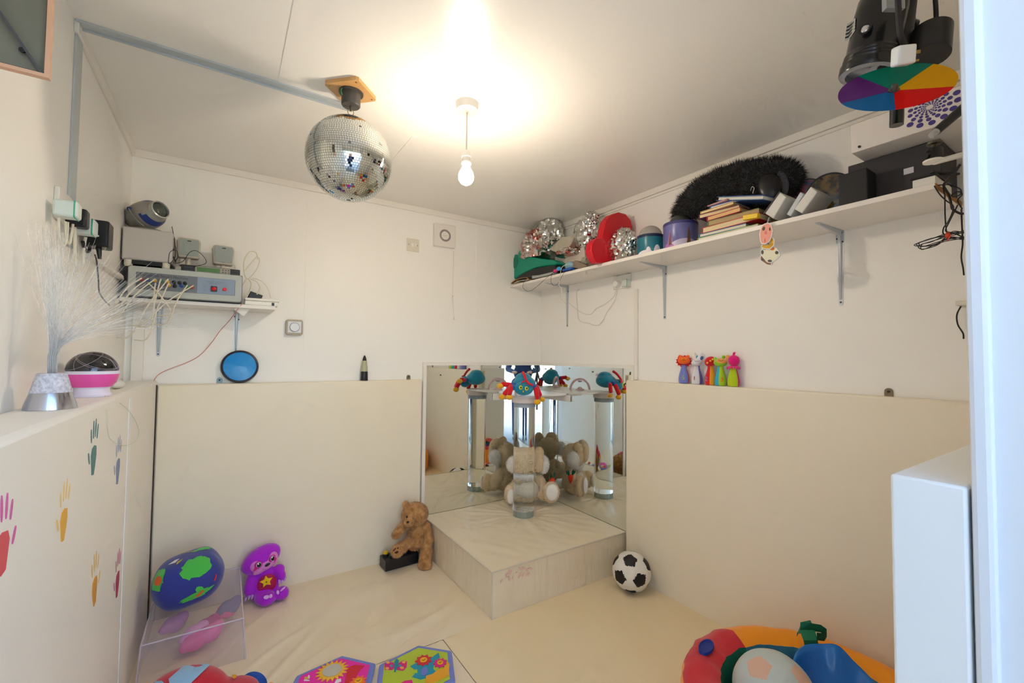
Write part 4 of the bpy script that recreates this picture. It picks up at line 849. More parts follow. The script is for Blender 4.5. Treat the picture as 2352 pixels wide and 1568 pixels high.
rcab('black cable curving round to the far loop',[(2150,426,-.27),(2180,424,-.25),(2205,434,-.25),(2206,446,-.25),(2192,452,-.25),(2186,448,-.25),(2200,440,-.25),(2210,446,-.25),(2200,460,-.25),(2210,480,-.25)])
rcab('black cable running down right wall beside the door frame',[(2208,480,-.1),(2210,530,-.05),(2211,560,-.03),(2208,590,-.02),(2212,615,-.02),(2214,632,-.02)],.0022)
b=B()
for k,(dx,dy) in enumerate(((0,0),(2,4),(-3,2),(3,-3),(6,1))): b.tube([AX(-.2,2214,532+dy),AX(-.2,2190,534+dx),AX(-.2,2172,540+dy),AX(-.2,2140,548+dx+dy),AX(-.2,2106+dx*2,560+dy),AX(-.2,2118,566+dy+dx),AX(-.2,2150,560+dy),AX(-.2,2176,547+dx),AX(-.2,2214,546+dy)],.0013,6)
t=T('tied_cable_coil','coil of thin black cable tied with red, sticking out left','cable',AX(-.2,2170,545)); t.part('coil',b,CABLEB,world=True); t.part('red_tie',B().ell(AX(-.2,2177,540),(.008,.007,.010)).box(AX(-.205,2180,546),(.003,.003,.02),rot=(R(30),0,0)),pl('red_tie','#d4492f',.5),world=True,label='red tie')
rcab('pair of black cable ends hanging low beside the door frame',[(2208,702,-.02),(2198,722,-.02),(2200,745,-.02),(2212,765,-.02),(2213,778,-.02)],.0022)
single('small_cream_ledge','small cream ledge on right wall just left of door frame','ledge',B().bb((-.05,AX(-.03,2198,695).y-.12,AX(-.03,2205,697).z-.008),(0,AX(-.03,2198,695).y,AX(-.03,2205,697).z+.008)),CREAMP,bevel=.002)
# socket beneath the shelf
c=AX(0,1430,647); t=T('wall_socket','white double socket under the long shelf above the cable trunking','socket',c)
t.part('plate',B().bb((-.010,c.y-.072,c.z-.043),(0,c.y+.072,c.z+.043)),WHITE,world=True,bevel=.003); t.part('rocker',B().bb((-.013,c.y+.0,c.z+.015),(-.010,c.y+.022,c.z+.033)),WHITE,world=True)
c=AX(-.035,1415,652); single('plug','round white plug in the left side of the right wall socket','plug',B().cyl((-.0105,c.y,c.z),(-.045,c.y,c.z),.022,.019,n=20),WHITE,bevel=.002)
c=AX(-.035,1437,650); t=T('plug','white plug with green edge in the right wall socket','plug',(-.03,c.y,c.z)); t.part('plug_body',B().box((0,0,0),(.038,.036,.044)),PG,bevel=.005); t.part('green_ring',B().box((-.014,0,0),(.004,.038,.046)),pl('plug_green','#43b08c',.4),label='green edge',bevel=.003)
def lcab(label,pts,r,m,x=-.006): single('cable',label,'cable',B().tube([AX(p[2] if len(p)>2 else x,p[0],p[1]) for p in pts],r,6),m)
WW=mat('pale_flex','#cfc7b4',.5)
lcab('pale flex dipping low on right wall below the socket',[(1418,664,-.03),(1412,690,-.01),(1395,715),(1385,735),(1372,747),(1350,742),(1330,734),(1326,700),(1325,670),(1332,664)],.0013,WW)
lcab('pale flex in a shallower dip towards the corner bracket',[(1416,664,-.03),(1410,680),(1390,698),(1370,708),(1355,722),(1335,717),(1322,708),(1300,690)],.0011,WW)
lcab('white flex dangling over the long shelf edge from the pale blue toy',[(1303,606,-.295),(1290,615,-.3),(1286,640,-.3),(1284,655,-.3),(1290,665,-.3),(1290,685,-.29),(1300,697,-.2)],.0018,CABLEW)
lcab('thin black wire looping widest under the long shelf near the corner',[(1275,624,-.295),(1262,632,-.3),(1240,652,-.3),(1222,666,-.3),(1210,668,-.3),(1201,660,-.3),(1203,648,-.3),(1209,640,-.296)],.0012,CABLEB)
lcab('thin black wire looping narrowly beside the white flex',[(1299,621,-.295),(1290,635,-.3),(1282,650,-.3),(1273,656,-.3),(1266,648,-.3),(1267,632,-.3),(1272,624,-.296)],.0012,CABLEB)
# hanging cut-out toy
X0=-.312; t=T('animal_cutout_tag','hanging flat cut-out toy, pink pig above a black and white cow','toy',AX(X0,1762,512))
WBm=pl('cutout_white','#eeebe6',.5)
def cut(nm,out,m,inn,x,label=None):
    def exp(pts,k):
        cx=sum(p[0] for p in pts)/len(pts); cy=sum(p[1] for p in pts)/len(pts); r=[]
        for p in pts: d=math.hypot(p[0]-cx,p[1]-cy); r.append((p[0]+(p[0]-cx)/d*k,p[1]+(p[1]-cy)/d*k))
        return r
    b=B(); polyX(b,x,exp(out,2.2),.006,0); polyX(b,x-.0006,out,.0006,1)
    mats=[WBm,m]
    for pts,mm in inn: mats.append(mm); polyX(b,x-.0011,pts,.0006,len(mats)-1)
    t.part(nm,b,mats,label,world=True)
def ov(cx,cy,a,b_,n=12,r=0): return oval(cx,cy,a,b_,n,r)
DKb=pl('cut_dark','#5b4038',.5); 
cut('pig_head',[(1757,515),(1764,513),(1770,517),(1773,528),(1771,541),(1766,553),(1758,559),(1750,558),(1747,551),(1746,538),(1748,525),(1752,518)],pl('pig_pink','#f2a08c',.5),[(ov(1754,525,3.2,5,12,.4),DKb),(ov(1768,526,2,4),DKb),(ov(1759,534,3,4),pl('pig_snout','#d97b6c',.5)),(ov(1757,552,1,5),pl('pig_line','#b5604f',.5))],X0,'pink pig face')
cut('scarf_ring',[(1772,543),(1777,552),(1776,563),(1767,571),(1755,570),(1749,566),(1752,562),(1762,564),(1769,557)],pl('cut_mustard','#d9a514',.5),[(ov(1764,558,5,3),WBm)],X0+.008)
cut('cow_body',[(1752,572),(1768,574),(1782,570),(1788,580),(1790,586),(1782,594),(1770,602),(1762,600),(1752,588),(1748,578)],pl('cow_cream','#e6e2c8',.5),[(ov(1751,579,3,5),pl('cow_black','#4a4744',.5)),(ov(1784,580,4,4),pl('cow_black','#4a4744',.5)),(ov(1768,599,5,3),pl('cow_black','#4a4744',.5)),(ov(1774,571,5,4),pl('cow_orange','#f07a1c',.5)),(ov(1757,571,5,2),pl('cow_black','#4a4744',.5))],X0+.016,'cream and black cow')
cut('brown_hooves',[(1748,588),(1754,587),(1764,596),(1772,603),(1770,608),(1762,607),(1752,600),(1747,595)],pl('hoof_brown','#8d5f3c',.5),[(ov(1751,596,3,3),pl('hoof_dark','#54514e',.5))],X0+.024)
t.part('hanger',B().tube([AX(X0+.003,1762,513),AX(-.3,1765,505),AX(-.29,1767,500)],.003,6),pl('hanger_grey','#a9a8a8',.5),world=True)
t.part('pivot',B().cyl(AX(X0+.03,1765,560),AX(X0-.002,1765,560)+Vector((0,0,0)),.0025,n=8),pl('hoof_brown','#8d5f3c',.5),world=True)
# ---------------------------------------------------------------- skittles
def ramp2(ca,cb,cut0,cut1): return lambda i,u: 1 if cut0<u<cut1 else 0
def skittle(px,label,ca,cb,lo,hi,x=-.031,H=.098,r=.0275,base=884,num=None,ncol=None,lean_=0):
    y=AX(x,px,base-4).y; t=T('soft_skittle',label,'skittle',(x,y,1.148),(lean_,0,0),'soft animal skittles on the right pad')
    A_=mat('felt_'+ca[1:],ca,.8,sheen=.3); B_=mat('felt_'+cb[1:],cb,.8,sheen=.3)
    pr=[(r*.8,0),(r*.95,.004),(r,.018),(r*.98,.032),(r*.85,.05),(r*.66,.068),(r*.52,.084),(r*.48,H)]
    t.part('body',B().lathe(pr,40,Matrix.Rotation(math.atan2(CAM.y-y,CAM.x-x)+PI,4,'Z'),True,lambda i,u: 1 if lo<u<hi else 0),[A_,B_])
    if num:
        az=math.atan2(CAM.y-y,CAM.x-x)+R(num[1]); M=Matrix.Rotation(az,4,'Z')@Matrix.Translation((r*.995,0,.03))@Matrix.Rotation(R(90),4,'Z')@Matrix.Rotation(R(90),4,'X')
        b=B(); addtext(b,num[0],.03,M,0,.0012); t.part('number',b,mat('felt_'+ncol[1:],ncol,.7),'number '+num[0])
    return t,Matrix.Rotation(math.atan2(CAM.y-y,CAM.x-x)+R(90),4,'Z')  # local frame turned so -y faces the camera
def fm(c): return mat('felt_'+c[1:],c,.8,sheen=.3)
HD=None
def smile(t,F,c,w,z,y,m,up=1): 
    b=B(); b.M=F; b.tube([(c-w,y,z+.005*up),(c-w*.5,y-.002,z),(c+w*.5,y-.002,z),(c+w,y,z+.005*up)],.0007,6); t.part('mouth',b,m,parent=HD)
INK=pl('ink_brown','#3d2118',.6)
# lion
t,F=skittle(1571,'lion skittle with red mane and number 5, leftmost of five','#7a84cf','#e2321a',.64,.95,num=('5',-8),ncol='#b5d832')
b=B(); b.M=F; b.star((0,0),.043,.034,13,.018,Matrix.Translation((0,.012,.118))@Matrix.Rotation(R(90),4,'X')@Matrix.Diagonal((1,.8,1,1))); t.part('mane',b,fm('#d9121e'),bevel=.003)
b=B(); b.M=F; b.ell((0,-.012,.122),(.031,.018,.021)); HD=t.part('head',b,fm('#ff6d10'))
for s in(-1,1):
    b=B(); b.M=F; b.ell((s*.020,-.006,.143),(.009,.006,.009)); t.part('ear',b,fm('#ff6d10'),parent=HD)
    b=B(); b.M=F; b.ell((s*.008,-.029,.130),(.004,.002,.0025)); t.part('eye',b,fm('#f4c22a'),parent=HD)
smile(t,F,0,.008,.124,-.030,INK)
# zebra
t,F=skittle(1601,'white zebra skittle with number 1, second from left','#e3e2e6','#6a66b8',.57,.85,num=('1',-28),ncol='#c23a4e')
b=B(); b.M=F; b.ell((-.003,-.010,.111),(.025,.020,.018)); b.ell((.012,0,.128),(.016,.014,.02)); HD=t.part('head',b,fm('#e3e2e6'))
for s in(-1,1):
    b=B(); b.M=F; b.ell((.008+s*.014,0,.152),(.005,.004,.013),rot=(0,s*.25,0)); t.part('ear',b,fm('#e3e2e6'),parent=HD)
b=B(); b.M=F; b.ell((.022,-.006,.135),(.008,.010,.013),rot=(0,.5,0)); t.part('blue_mane',b,fm('#4c6ea0'),parent=HD); smile(t,F,0,.013,.119,-.029,INK)
b=B(); b.M=F; b.box((.0,0,.142),(.006,.01,.014),rot=(0,.4,0)); t.part('teal_tuft',b,fm('#2d8f9c'),parent=HD)
# ladybird / giraffe
t,F=skittle(1632,'red and orange spotted skittle with number 2, half hidden in middle','#dd1026','#f5a81c',.47,.8,x=-.026,num=('2',-45),ncol='#b9a3de')
t.o.rotation_euler=(0,0,0)
b=B(); b.M=F; b.ell((0,-.004,.118),(.029,.022,.026),rot=(0,-.5,0)); HD=t.part('head',b,fm('#dd1026'))
for x_,z_ in((-.014,.112),(.0,.122),(.010,.13)):
    b=B(); b.M=F; b.ell((x_,-.024,z_),(.005,.003,.005)); t.part('yellow_spot',b,fm('#f8c63a'),parent=HD)
b=B(); b.M=F; b.bb((-.002,-.0265,.01),(.022,-.02,.08)); t.part('orange_panel',B().lathe([(.0276,.018),(.0272,.032),(.0238,.05),(.0187,.068),(.0149,.084),(.0137,.098)],14,F@Matrix.Rotation(R(-95),4,'Z')@Matrix.Diagonal((1,1,1,1)),False),fm('#dd1026')) if 0 else None
# frog
t,F=skittle(1655,'lime and cyan bear-faced skittle with number 3, fourth from left','#b2d422','#2fb2cf',.2,.44,x=-.034,num=('3',12),ncol='#ee6a1c')
b=B(); b.M=F; b.ell((0,-.006,.115),(.031,.022,.022)); HD=t.part('head',b,fm('#93cf1e')); b=B(); b.M=F; b.ell((.004,-.016,.121),(.026,.016,.014)); t.part('peach_face',b,fm('#f6ae5e'),parent=HD)
for s,z_ in((-1,.132),(.6,.142)):
    b=B(); b.M=F; b.ell((s*.024,-.002,z_),(.008,.006,.009)); t.part('ear',b,fm('#93cf1e'),parent=HD)
smile(t,F,.002,.012,.124,-.0325,INK)
# flamingo
t,F=skittle(1685,'magenta bird skittle with lime body and frilled collar, rightmost','#bdd50c','#d3146f',.61,.95,x=-.033)
b=B(); b.M=F; b.ell((.002,-.004,.125),(.026,.022,.027)); HD=t.part('head',b,fm('#e4027c'))
b=B(); b.M=F; b.lathe([(.014,.100),(.030,.088)],26,None,False); k=0
for v in b.v[26:]: v.z+=(-.007 if k%2 else .006); k+=1
t.part('collar',b,fm('#ea3a8f'),smooth=False)
b=B(); b.M=F; b.add([(-.004,0,.150),(.004,0,.150),(.012,0,.166),(.006,0,.163),(.007,0,.170),(.001,0,.164),(-.001,.001,.166)],[(0,1,2,3,4,5,6)]); b.box((.004,.001,.157),(.006,.004,.012)); t.part('crest',b,fm('#e4027c'),parent=HD)
b=B(); b.M=F; b.ell((-.024,.0,.140),(.012,.008,.013),rot=(0,-.6,0)); t.part('peach_beak',b,fm('#f4ab62'),parent=HD)
# ---------------------------------------------------------------- teddy bear on its button box
def AYr(y,px,py,rx,ry,rz,rot=None,s=None):
    c=AY(y,px,py); s=s if s else (c-CAM).dot(FW)/FPX
    return (c,(rx*s,ry*s,rz*s),rot)
ang=R(4)
t=T('button_box','black wedge box with coloured dome buttons beneath the brown teddy','switch box',(-1.165,-.125,.001),(0,0,R(3)))
t.part('housing',B().prism([(-.105,-.055),(.105,-.055),(.105,.045),(-.105,.045)],.062),mat('box_black','#1d1d20',.35),bevel=.002)
for x,y,c,n in((-.078,.018,'#d9b414','yellow'),(-.052,-.028,'#0f6f62','dark green'),(.035,-.012,'#c2183c','red'),(.08,.02,'#1f4fa0','blue')):
    k=t.part('button_collar',B().cyl((x,y,.062),(x,y,.075),.018,.017,n=20),BLACK); t.part('button_dome',B().lathe([(.016,.075),(.0165,.082),(.012,.088),(.001,.091)],20,Matrix.Translation((x,y,0))),pl('dome_'+n.replace(' ','_'),c,.3),n+' button',parent=k)
TED=mat('teddy_fur','#d9a565',.85,sheen=.4,var=(34,.2,'#a06d36'),bump=(60,.5,.003)); 
def tede():
    y=-.17
    return [AYr(y,953,1181,27,24,24),AYr(y-.02,949,1186,19,18,16),AYr(y-.06,940,1198,11,11,10),
     AYr(y,932,1159,7,4,9),AYr(y+.02,974,1170,8,4,8,(0,.6,0)),
     AYr(y,956,1208,13,13,8),AYr(y,955,1222,18,17,16),AYr(y-.005,953,1240,19,18,19),
     AYr(y-.01,926,1208,9,9,8),AYr(y-.03,917,1219,11,10,9,(0,-.8,0)),AYr(y-.045,910,1228,9,9,8),
     AYr(y,977,1208,10,10,9),AYr(y-.02,981,1222,10,10,13),AYr(y-.035,985,1240,10,10,12),
     AYr(y-.04,937,1246,12,13,10),AYr(y-.075,922,1257,13,13,11),AYr(y-.10,912,1265,12,12,13),
     AYr(y-.03,979,1252,12,13,11),AYr(y-.05,979,1270,13,13,15),AYr(y-.06,977,1286,13,13,13),AYr(y-.085,976,1298,14,16,10)]
b=blobs([(c,(r[0]*1.13,r[1]*1.1,r[2]*1.12),q) for c,r,q in tede()],.006,3); zm=min(v.z for v in b.v)
for v in b.v: v.z=max(v.z,.004)
t=T('teddy_bear','curly golden-brown teddy bear sitting on the black button box','teddy bear',(-1.08,-.2,.003))
t.part('body',fur(b,26000,.0085,.0006,5,.35,1.1),TED,world=True,ang=60)
c=AY(-.262,936.5,1199); t.part('nose',B().ell(c,(.009,.006,.007)),mat('bear_nose','#2a1418',.35),world=True)
for px,py,y in((934.5,1187,-.232),(947.5,1190.5,-.240)): t.part('eye',B().ell(AY(y,px,py),(.0052,.005,.0052)),mat('bear_eye','#0c0b0b',.1),world=True)
TB=mat('bear_pad','#4a2b22',.8)
for px,py,rx,rz in((911,1268,.012,.007),(905,1263,.0045,.005),(908,1260,.004,.004),(914,1258.5,.004,.004)): t.part('paw_mark',B().ell(AY(-.302,px,py),(rx,.003,rz)),TB,world=True)
# ---------------------------------------------------------------- purple sloth
PUR=mat('purple_plush','#b40fd8',.75,sheen=.4,bump=(120,.4,.002)); y=-.13
# head is a tilted flattened bean
r22=(0,R(-27),0)
el=[AYr(y,600,1283,43,26,27,r22),AYr(y,586,1294,22,24,20,r22),AYr(y,624,1269,17,20,17,r22),
    AYr(y,609,1318,19,20,22),AYr(y,608,1345,30,26,28),AYr(y,606,1362,27,26,18),
    AYr(y-.01,580,1332,14,14,16,(0,.4,0)),AYr(y-.02,572,1352,11,12,18),AYr(y-.01,640,1308,13,12,12),AYr(y-.02,647,1322,9,11,13),
    AYr(y-.07,612,1374,20,20,15),AYr(y-.05,600,1372,14,20,14),AYr(y-.06,648,1361,15,18,14),AYr(y-.03,635,1366,14,18,13)]
b=blobs(el,.006,3)
for v in b.v: v.z=max(v.z,.003); v.y=min(v.y,PL-.004)
t=T('sloth_toy','bright purple plush sloth with pink face and star tummy, against back pad','plush toy',(-1.9,y,.002))
t.part('body',b,PUR,world=True,ang=60)
PKF=mat('sloth_pink','#e68bd8',.75,sheen=.3); s=2.27/FPX
b=B(); 
for e in(AYr(y-.042,590,1297,17,9,15,r22),AYr(y-.042,624,1281,13,9,17,r22),AYr(y-.046,608,1296,20,9,13,r22),AYr(y-.046,596,1306,14,8,9,r22)): b.ell(*e,n=24,m=12)
fc=blobs([AYr(y-.040,592,1297,17,10,15,(0,R(-25),0)),AYr(y-.038,625,1283,12,12,17,(0,R(10),0)),AYr(y-.040,610,1296,18,12,12,r22),AYr(y-.038,598,1307,17,10,8,r22)],.0045,3)
fp=t.part('face_patch',fc,PKF,world=True,label='pale pink face',ang=70)
MG=mat('sloth_magenta','#d4148f',.7)
def flat_ell(px,py,yy,rx,rz,rot,m,nm,lab=None,par=None): return t.part(nm,B().ell(AY(yy,px,py),(rx*s,.0035,rz*s),rot=(0,R(rot),0)),m,lab,world=True,parent=fp)
for px,py,k in((594.5,1297,-1),(626,1282,1)):
    flat_ell(px-k*0-1+0*k,py,y-.0625,8 if k<0 else 6.5,8.5,20,MG,'eye_patch'); flat_ell(px+k*5.5-1.5,py+8 if k<0 else py+5,y-.060,3,7,35*(-k) if k<0 else 30,MG,'eye_stripe')
    flat_ell(px,py,y-.0655,5.2 if k<0 else 4.2,6.2,0,mat('sloth_iris','#b9d0e0',.2),'iris'); flat_ell(px+.6,py+.3,y-.0675,4.2 if k<0 else 3.4,5,0,mat('sloth_pupil','#10141c',.1),'pupil'); flat_ell(px-1,py-2,y-.0705,1.3,1.6,0,mat('glint_white','#ffffff',.3),'eye_glint')
flat_ell(614.5,1296.5,y-.068,5.8,3.3,-25,mat('sloth_nose','#1b1a22',.3),'nose')
t.part('smile',B().tube([AY(y-.066,602,1306),AY(y-.067,607,1308),AY(y-.066,614,1306)],.0006,6),mat('sloth_line','#a24a92',.6),world=True)
t.part('tummy_pocket',B().ell(AY(y-.049,613.5,1340),(20*s,.012,21*s)),mat('pocket_magenta','#b8064f',.5,bump=(40,.8,.004,(1,1,5))),world=True,label='dark magenta tummy pocket')
c=AY(y-.063,611.5,1334); st=B(); st.star((0,0),.031,.016,5,.009,Matrix.Translation(c)@Matrix.Rotation(R(90),4,'X')@Matrix.Rotation(R(25),4,'Z')@Matrix.Diagonal((1,1,-1,1))@Matrix.Translation((0,0,-.009))); sp=t.part('star',st,mat('star_yellow','#f2c10a',.5),world=True,bevel=.003,label='yellow star')
t.part('star_button',B().ell(c+Vector((0,-.012,0)),(.003,.002,.003)),mat('star_dark','#5b5410',.5),world=True,parent=sp)
CLW=mat('claw_lilac','#e3b0ef',.6)
for px,py,yy in((565,1374,-.025),(573,1370,-.035),(580,1369,-.035),(642,1334,-.035),(648,1334,-.035),(655,1328,-.03)): t.part('claw',B().lathe([(.0062,.0),(.006,-.008),(.004,-.018),(.0005,-.024)],12,Matrix.Translation(AY(y+yy,px,py)+Vector((0,0,.008)))@Matrix.Rotation(R(8),4,'Y')),CLW,world=True)
for px,py,rx,rz,yy,ro in((612,1371,6,4.5,-.115,15),(622,1368.5,3.5,4.5,-.112,0),(638,1360,3,5,-.098,-10),(650,1352,7,2.2,-.098,-35)): t.part('toe_patch',B().ell(AY(y+yy,px,py),(rx*s,.004,rz*s),rot=(0,R(ro),0)),CLW,world=True)
# ---------------------------------------------------------------- rabbit behind the tube
RB=mat('rabbit_fur','#efd9b6',.85,sheen=.4,var=(14,.3,'#e4c79c')); RW=mat('rabbit_white','#f7f1e8',.85,sheen=.4)
s=3.12/FPX
def C3(px,py,dep): return AT(dep,px,py)
def E3(px,py,dep,rx,ry,rz,rot=(0,0,R(-33))): return (AT(dep,px,py),(rx*s,ry*s,rz*s),rot)
d0=3.19
el=[E3(1214,1060,d0,29,25,29),E3(1213,1084,d0-.04,15,14,12),E3(1213,1100,d0,20,18,20),E3(1213,1126,d0-.01,29,25,26),E3(1188,1110,d0-.02,12,12,18,(0,.4,R(-33))),E3(1240,1104,d0-.02,12,12,18,(0,-.5,R(-33))),
    E3(1180,1128,d0-.05,16,16,20),E3(1172,1134,d0-.10,13,13,22),E3(1250,1132,d0-.05,18,16,16),E3(1266,1130,d0-.11,19,12,24)]
b=blobs(el,.008,3)
for v in b.v: v.z=max(v.z,.236); v.x=min(v.x,-.03); v.y=min(v.y,-.03)
t=T('plush_rabbit','beige plush rabbit with droopy ears sitting in mirrored corner behind the tube','plush toy',(-.24,-.21,.231))
t.part('body',fur(b,22000,.010,.0007,8,.3,1.0,test=lambda c:c.x<-.035 and c.y<-.035),RB,world=True,ang=60)
for px,dd,rx,tl in((1201,-.085,19,0.05),(1236,-.075,13,-.08)):
    e=blobs([E3(px,1058,d0+dd,rx,9,27,(0,tl,R(-33))),E3(px+2,1040,d0+dd+.02,rx*.8,10,14)],.006,3)
    t.part('ear',fur(e,6000,.008,.0006,9,.5,.8),RB,world=True,ang=60)
e=blobs([E3(1179,1066,d0-.04,14,15,18),E3(1247,1066,d0-.04,13,15,20),E3(1212,1090,d0-.05,18,12,10)],.007,2)
t.part('white_cheeks',fur(e,8000,.014,.0007,4,.3,1.2),RW,world=True,label='fluffy white cheeks',ang=60)
t.part('tummy',fur(blobs([E3(1216,1124,d0-.06,22,14,22)],.008,2),5000,.006,.0006,4,.3,1.2),mat('rabbit_cream','#e2d6c4',.85,sheen=.3),world=True,ang=60)
for px,py,dd,rx,rz in((1268,1130,-.15,14,19),(1174,1140,-.145,9,17)): t.part('foot_pad',fur(blobs([E3(px,py,d0+dd,rx,5,rz)],.006,2),2500,.005,.0005,4,.2,1.2),RW,world=True)
t.part('nose',B().ell(C3(1186,1091,d0-.115),(.012,.008,.010)),mat('rabbit_nose','#f0705f',.6),world=True)
c=C3(1268,1103,d0-.04); t=T('toy_carrot','toy orange-red carrot with dark green felt leaves beside the rabbit foot','toy',c)
t.part('root',B().lathe([(.001,-.05),(.012,-.03),(.02,.0),(.019,.012),(.008,.018)],18),mat('carrot_red','#f2411c',.6)); 
for dx,ro in((-.014,-25),(.012,22)): t.part('leaf',B().prism([(-.004,0),(-.013,.03),(-.006,.045),(0,.035),(.008,.047),(.014,.028),(.004,0)],.004,Matrix.Translation((dx,0,.010))@Matrix.Rotation(R(33),4,'Z')@Matrix.Rotation(R(ro),4,'Y')@Matrix.Rotation(R(90),4,'X')),mat('leaf_green','#0c5a3a',.8))
# ---------------------------------------------------------------- plush spider on the tube
s=2.9/FPX; BLU=mat('spider_blue','#0f8bab',.8,sheen=.4,bump=(90,.4,.002)); BL2=mat('spider_deep_blue','#0d5fae',.8,sheen=.3); RDP=mat('spider_red','#dd1024',.8,sheen=.3); YEL=mat('spider_yellow','#f0b41c',.8,sheen=.3)
t=T('plush_spider','blue plush spider with red and yellow legs draped over the tube top','plush toy',(TX,TY,SZ+.046))
d0=2.93
def E(px,py,dd,rx,ry,rz,rot=(0,0,R(-33))): return (AT(d0+dd,px,py),(rx*s,ry*s,rz*s),rot)
t.part('body',blobs([E(1204,880,.03,27,27,18),E(1202,870,.04,20,20,15)],.005,2),BLU,world=True,ang=60)
t.part('head',blobs([E(1203,892,-.065,22,13,15.5)],.004,2),BLU,world=True,ang=60)
EY=mat('eye_yellow','#f0e40e',.5)
for px,py,q in((1196,890,0),(1209.5,892,0)):
    t.part('eye',B().ell(AT(d0-.099,px,py),(3.8*s,.006,4.8*s),rot=(0,0,R(-33))),EY,world=True); t.part('pupil',B().ell(AT(d0-.113,px+.5,py-.5),(1.7*s,.004,2.3*s)),mat('pupil_black','#0a0a0a',.2),world=True)
t.part('nose',B().ell(AT(d0-.105,1202,899),(2.2*s,.004,2.4*s)),mat('eye_olive','#c9b812',.5),world=True)
for px in(1198,1210): t.part('eyebrow',B().ell(AT(d0-.100,px,882.5),(2.5*s,.003,.8*s),rot=(0,R(8),0)),RDP,world=True)
t.part('red_scarf',B().tube([AT(d0-.02,1201,855),AT(d0-.05,1205,862),AT(d0-.075,1208,872),AT(d0-.09,1213,879),AT(d0-.095,1220,883),AT(d0-.09,1224,885)],lambda q:.010-.004*q,10,5).tube([AT(d0-.078,1208,874),AT(d0-.085,1203,876),AT(d0-.085,1198,877)],.005,8),RDP,world=True,label='red hood tail')
def leg(p,q,r_,f,w=6):
    # p root, q knee, r_ ankle, f foot : (px,py,depth offset)
    g=lambda a:AT(d0+a[2],a[0],a[1]); a=t.part('leg',B().tube([g(p),g(q)],w*s,12,1).ell(g(q),w*s).ell(g(p),w*s),BL2,world=True)
    t.part('leg_red',B().tube([g(q),g(r_)],w*s*1.02,12,1).ell(g(r_),w*s*1.02).ell(g(q),w*s*1.02),RDP,world=True,parent=a); t.part('foot',blobs([(g(f),(w*1.5*s,w*1.4*s,w*1.15*s),None)],.005,1),YEL,world=True,parent=a)
leg((1184,884,-.01),(1172,884,-.02),(1156,882,-.02),(1149,886,-.025),5.5)
leg((1182,886,-.04),(1174,888,-.06),(1160,903,-.07),(1154,911,-.07),5.5)
leg((1183,890,-.06),(1174,891,-.08),(1170,904,-.095),(1170,912,-.095),5.5)
leg((1224,886,-.04),(1231,893,-.06),(1234,912,-.085),(1234,923,-.085),5.5)
leg((1224,884,.0),(1233,889,-.02),(1240,906,-.03),(1245,917,-.03),5)
# ---------------------------------------------------------------- football
IV=[]
ph=(1+5**.5)/2
for a in(-1,1):
    for c_ in(-ph,ph): IV+= [Vector((0,a,c_)).normalized(),Vector((a,c_,0)).normalized(),Vector((c_,0,a)).normalized()]
def penta(d,kk=.40):
    v=max(IV,key=lambda q:q.dot(d)); ang=math.acos(min(1,v.dot(d))); nb=sorted(IV,key=lambda q:-q.dot(v))[1]; e1=(nb-v*nb.dot(v)).normalized(); e2=v.cross(e1); p=d-v*d.dot(v)
    a=(math.atan2(p.dot(e2),p.dot(e1)))%(2*PI/5); return ang<kk*math.cos(PI/5)/math.cos(a-PI/5)
def ball(r,rot,squash,m2=1,k=.40,sub=5,nz=.0):
    bm=bmesh.new(); bmesh.ops.create_icosphere(bm,subdivisions=sub,radius=1); b=B(); b.v=[v.co.copy() for v in bm.verts]; b.f=[[v.index for v in f.verts] for f in bm.faces]; b.m=[]; bm.verts.ensure_lookup_table()
    RR=Euler(rot).to_matrix()
    for f in b.f: d=sum((b.v[i] for i in f),Vector())/3; b.m.append(1 if penta(RR.inverted()@d.normalized(),k) else 0)
    b.v=[Vector((v.x*squash[0],v.y*squash[1],v.z*squash[2]))*r*(1+nz*noise.noise(v*3)+nz*.3*noise.noise(v*9)) for v in b.v]; bm.free(); return b
single('football','soft white and black football on the floor against right pad','ball',ball(.1035,(R(20),R(28),R(15)),(1,1,.985),nz=.025),[mat('ball_white','#e9e4d9',.55,bump=(12,.6,.008)),mat('ball_black','#1a1715',.55)],loc=(-.182,-1.10,.1022),world=False,ang=180)
# ---------------------------------------------------------------- storage box with globe on top
t=T('storage_box','milky clear plastic storage box holding pink toys, beside left wall','storage box',(-2.165,-.33,.001))
MP=mat('milky_plastic','#e2d6e2',.3,alpha=.27,spec=.6); x0,x1,yf,yb,zt=-2.335,-2.002,-.60,-.075,.165
b=B(); o=.012
def quad(a,b_,c,d): b.add([a,b_,c,d],[(0,1,2,3)])
B0=[(x0-o,yf-o,.001),(x1+o,yf-o,.001),(x1+o,yb,.001),(x0-o,yb,.001)]; B1=[(x0,yf,zt),(x1,yf,zt),(x1,yb-.0,zt),(x0,yb,zt)]
for k in range(4): quad(B0[k],B0[(k+1)%4],B1[(k+1)%4],B1[k])
t.part('walls',b,MP,world=True,smooth=False); b=B(); quad(*B1); t.part('top_face',b,MP,world=True,smooth=False)
for k in range(4): t.part('rim_edge',B().tube([B1[k],B1[(k+1)%4]],.003,8,1),mat('milky_edge','#e6dbe6',.25,alpha=.7),world=True)
for k in range(4): t.part('corner_post',B().tube([B0[k],B1[k]],.003,8,1),mat('milky_edge','#e6dbe6',.25,alpha=.7),world=True)
t.part('handle_slot',B().box((x1+.004,-.33,.14),(.002,.09,.016)),mat('milky_edge','#e6dbe6',.25,alpha=.7),world=True)
rd=random.Random(2); 
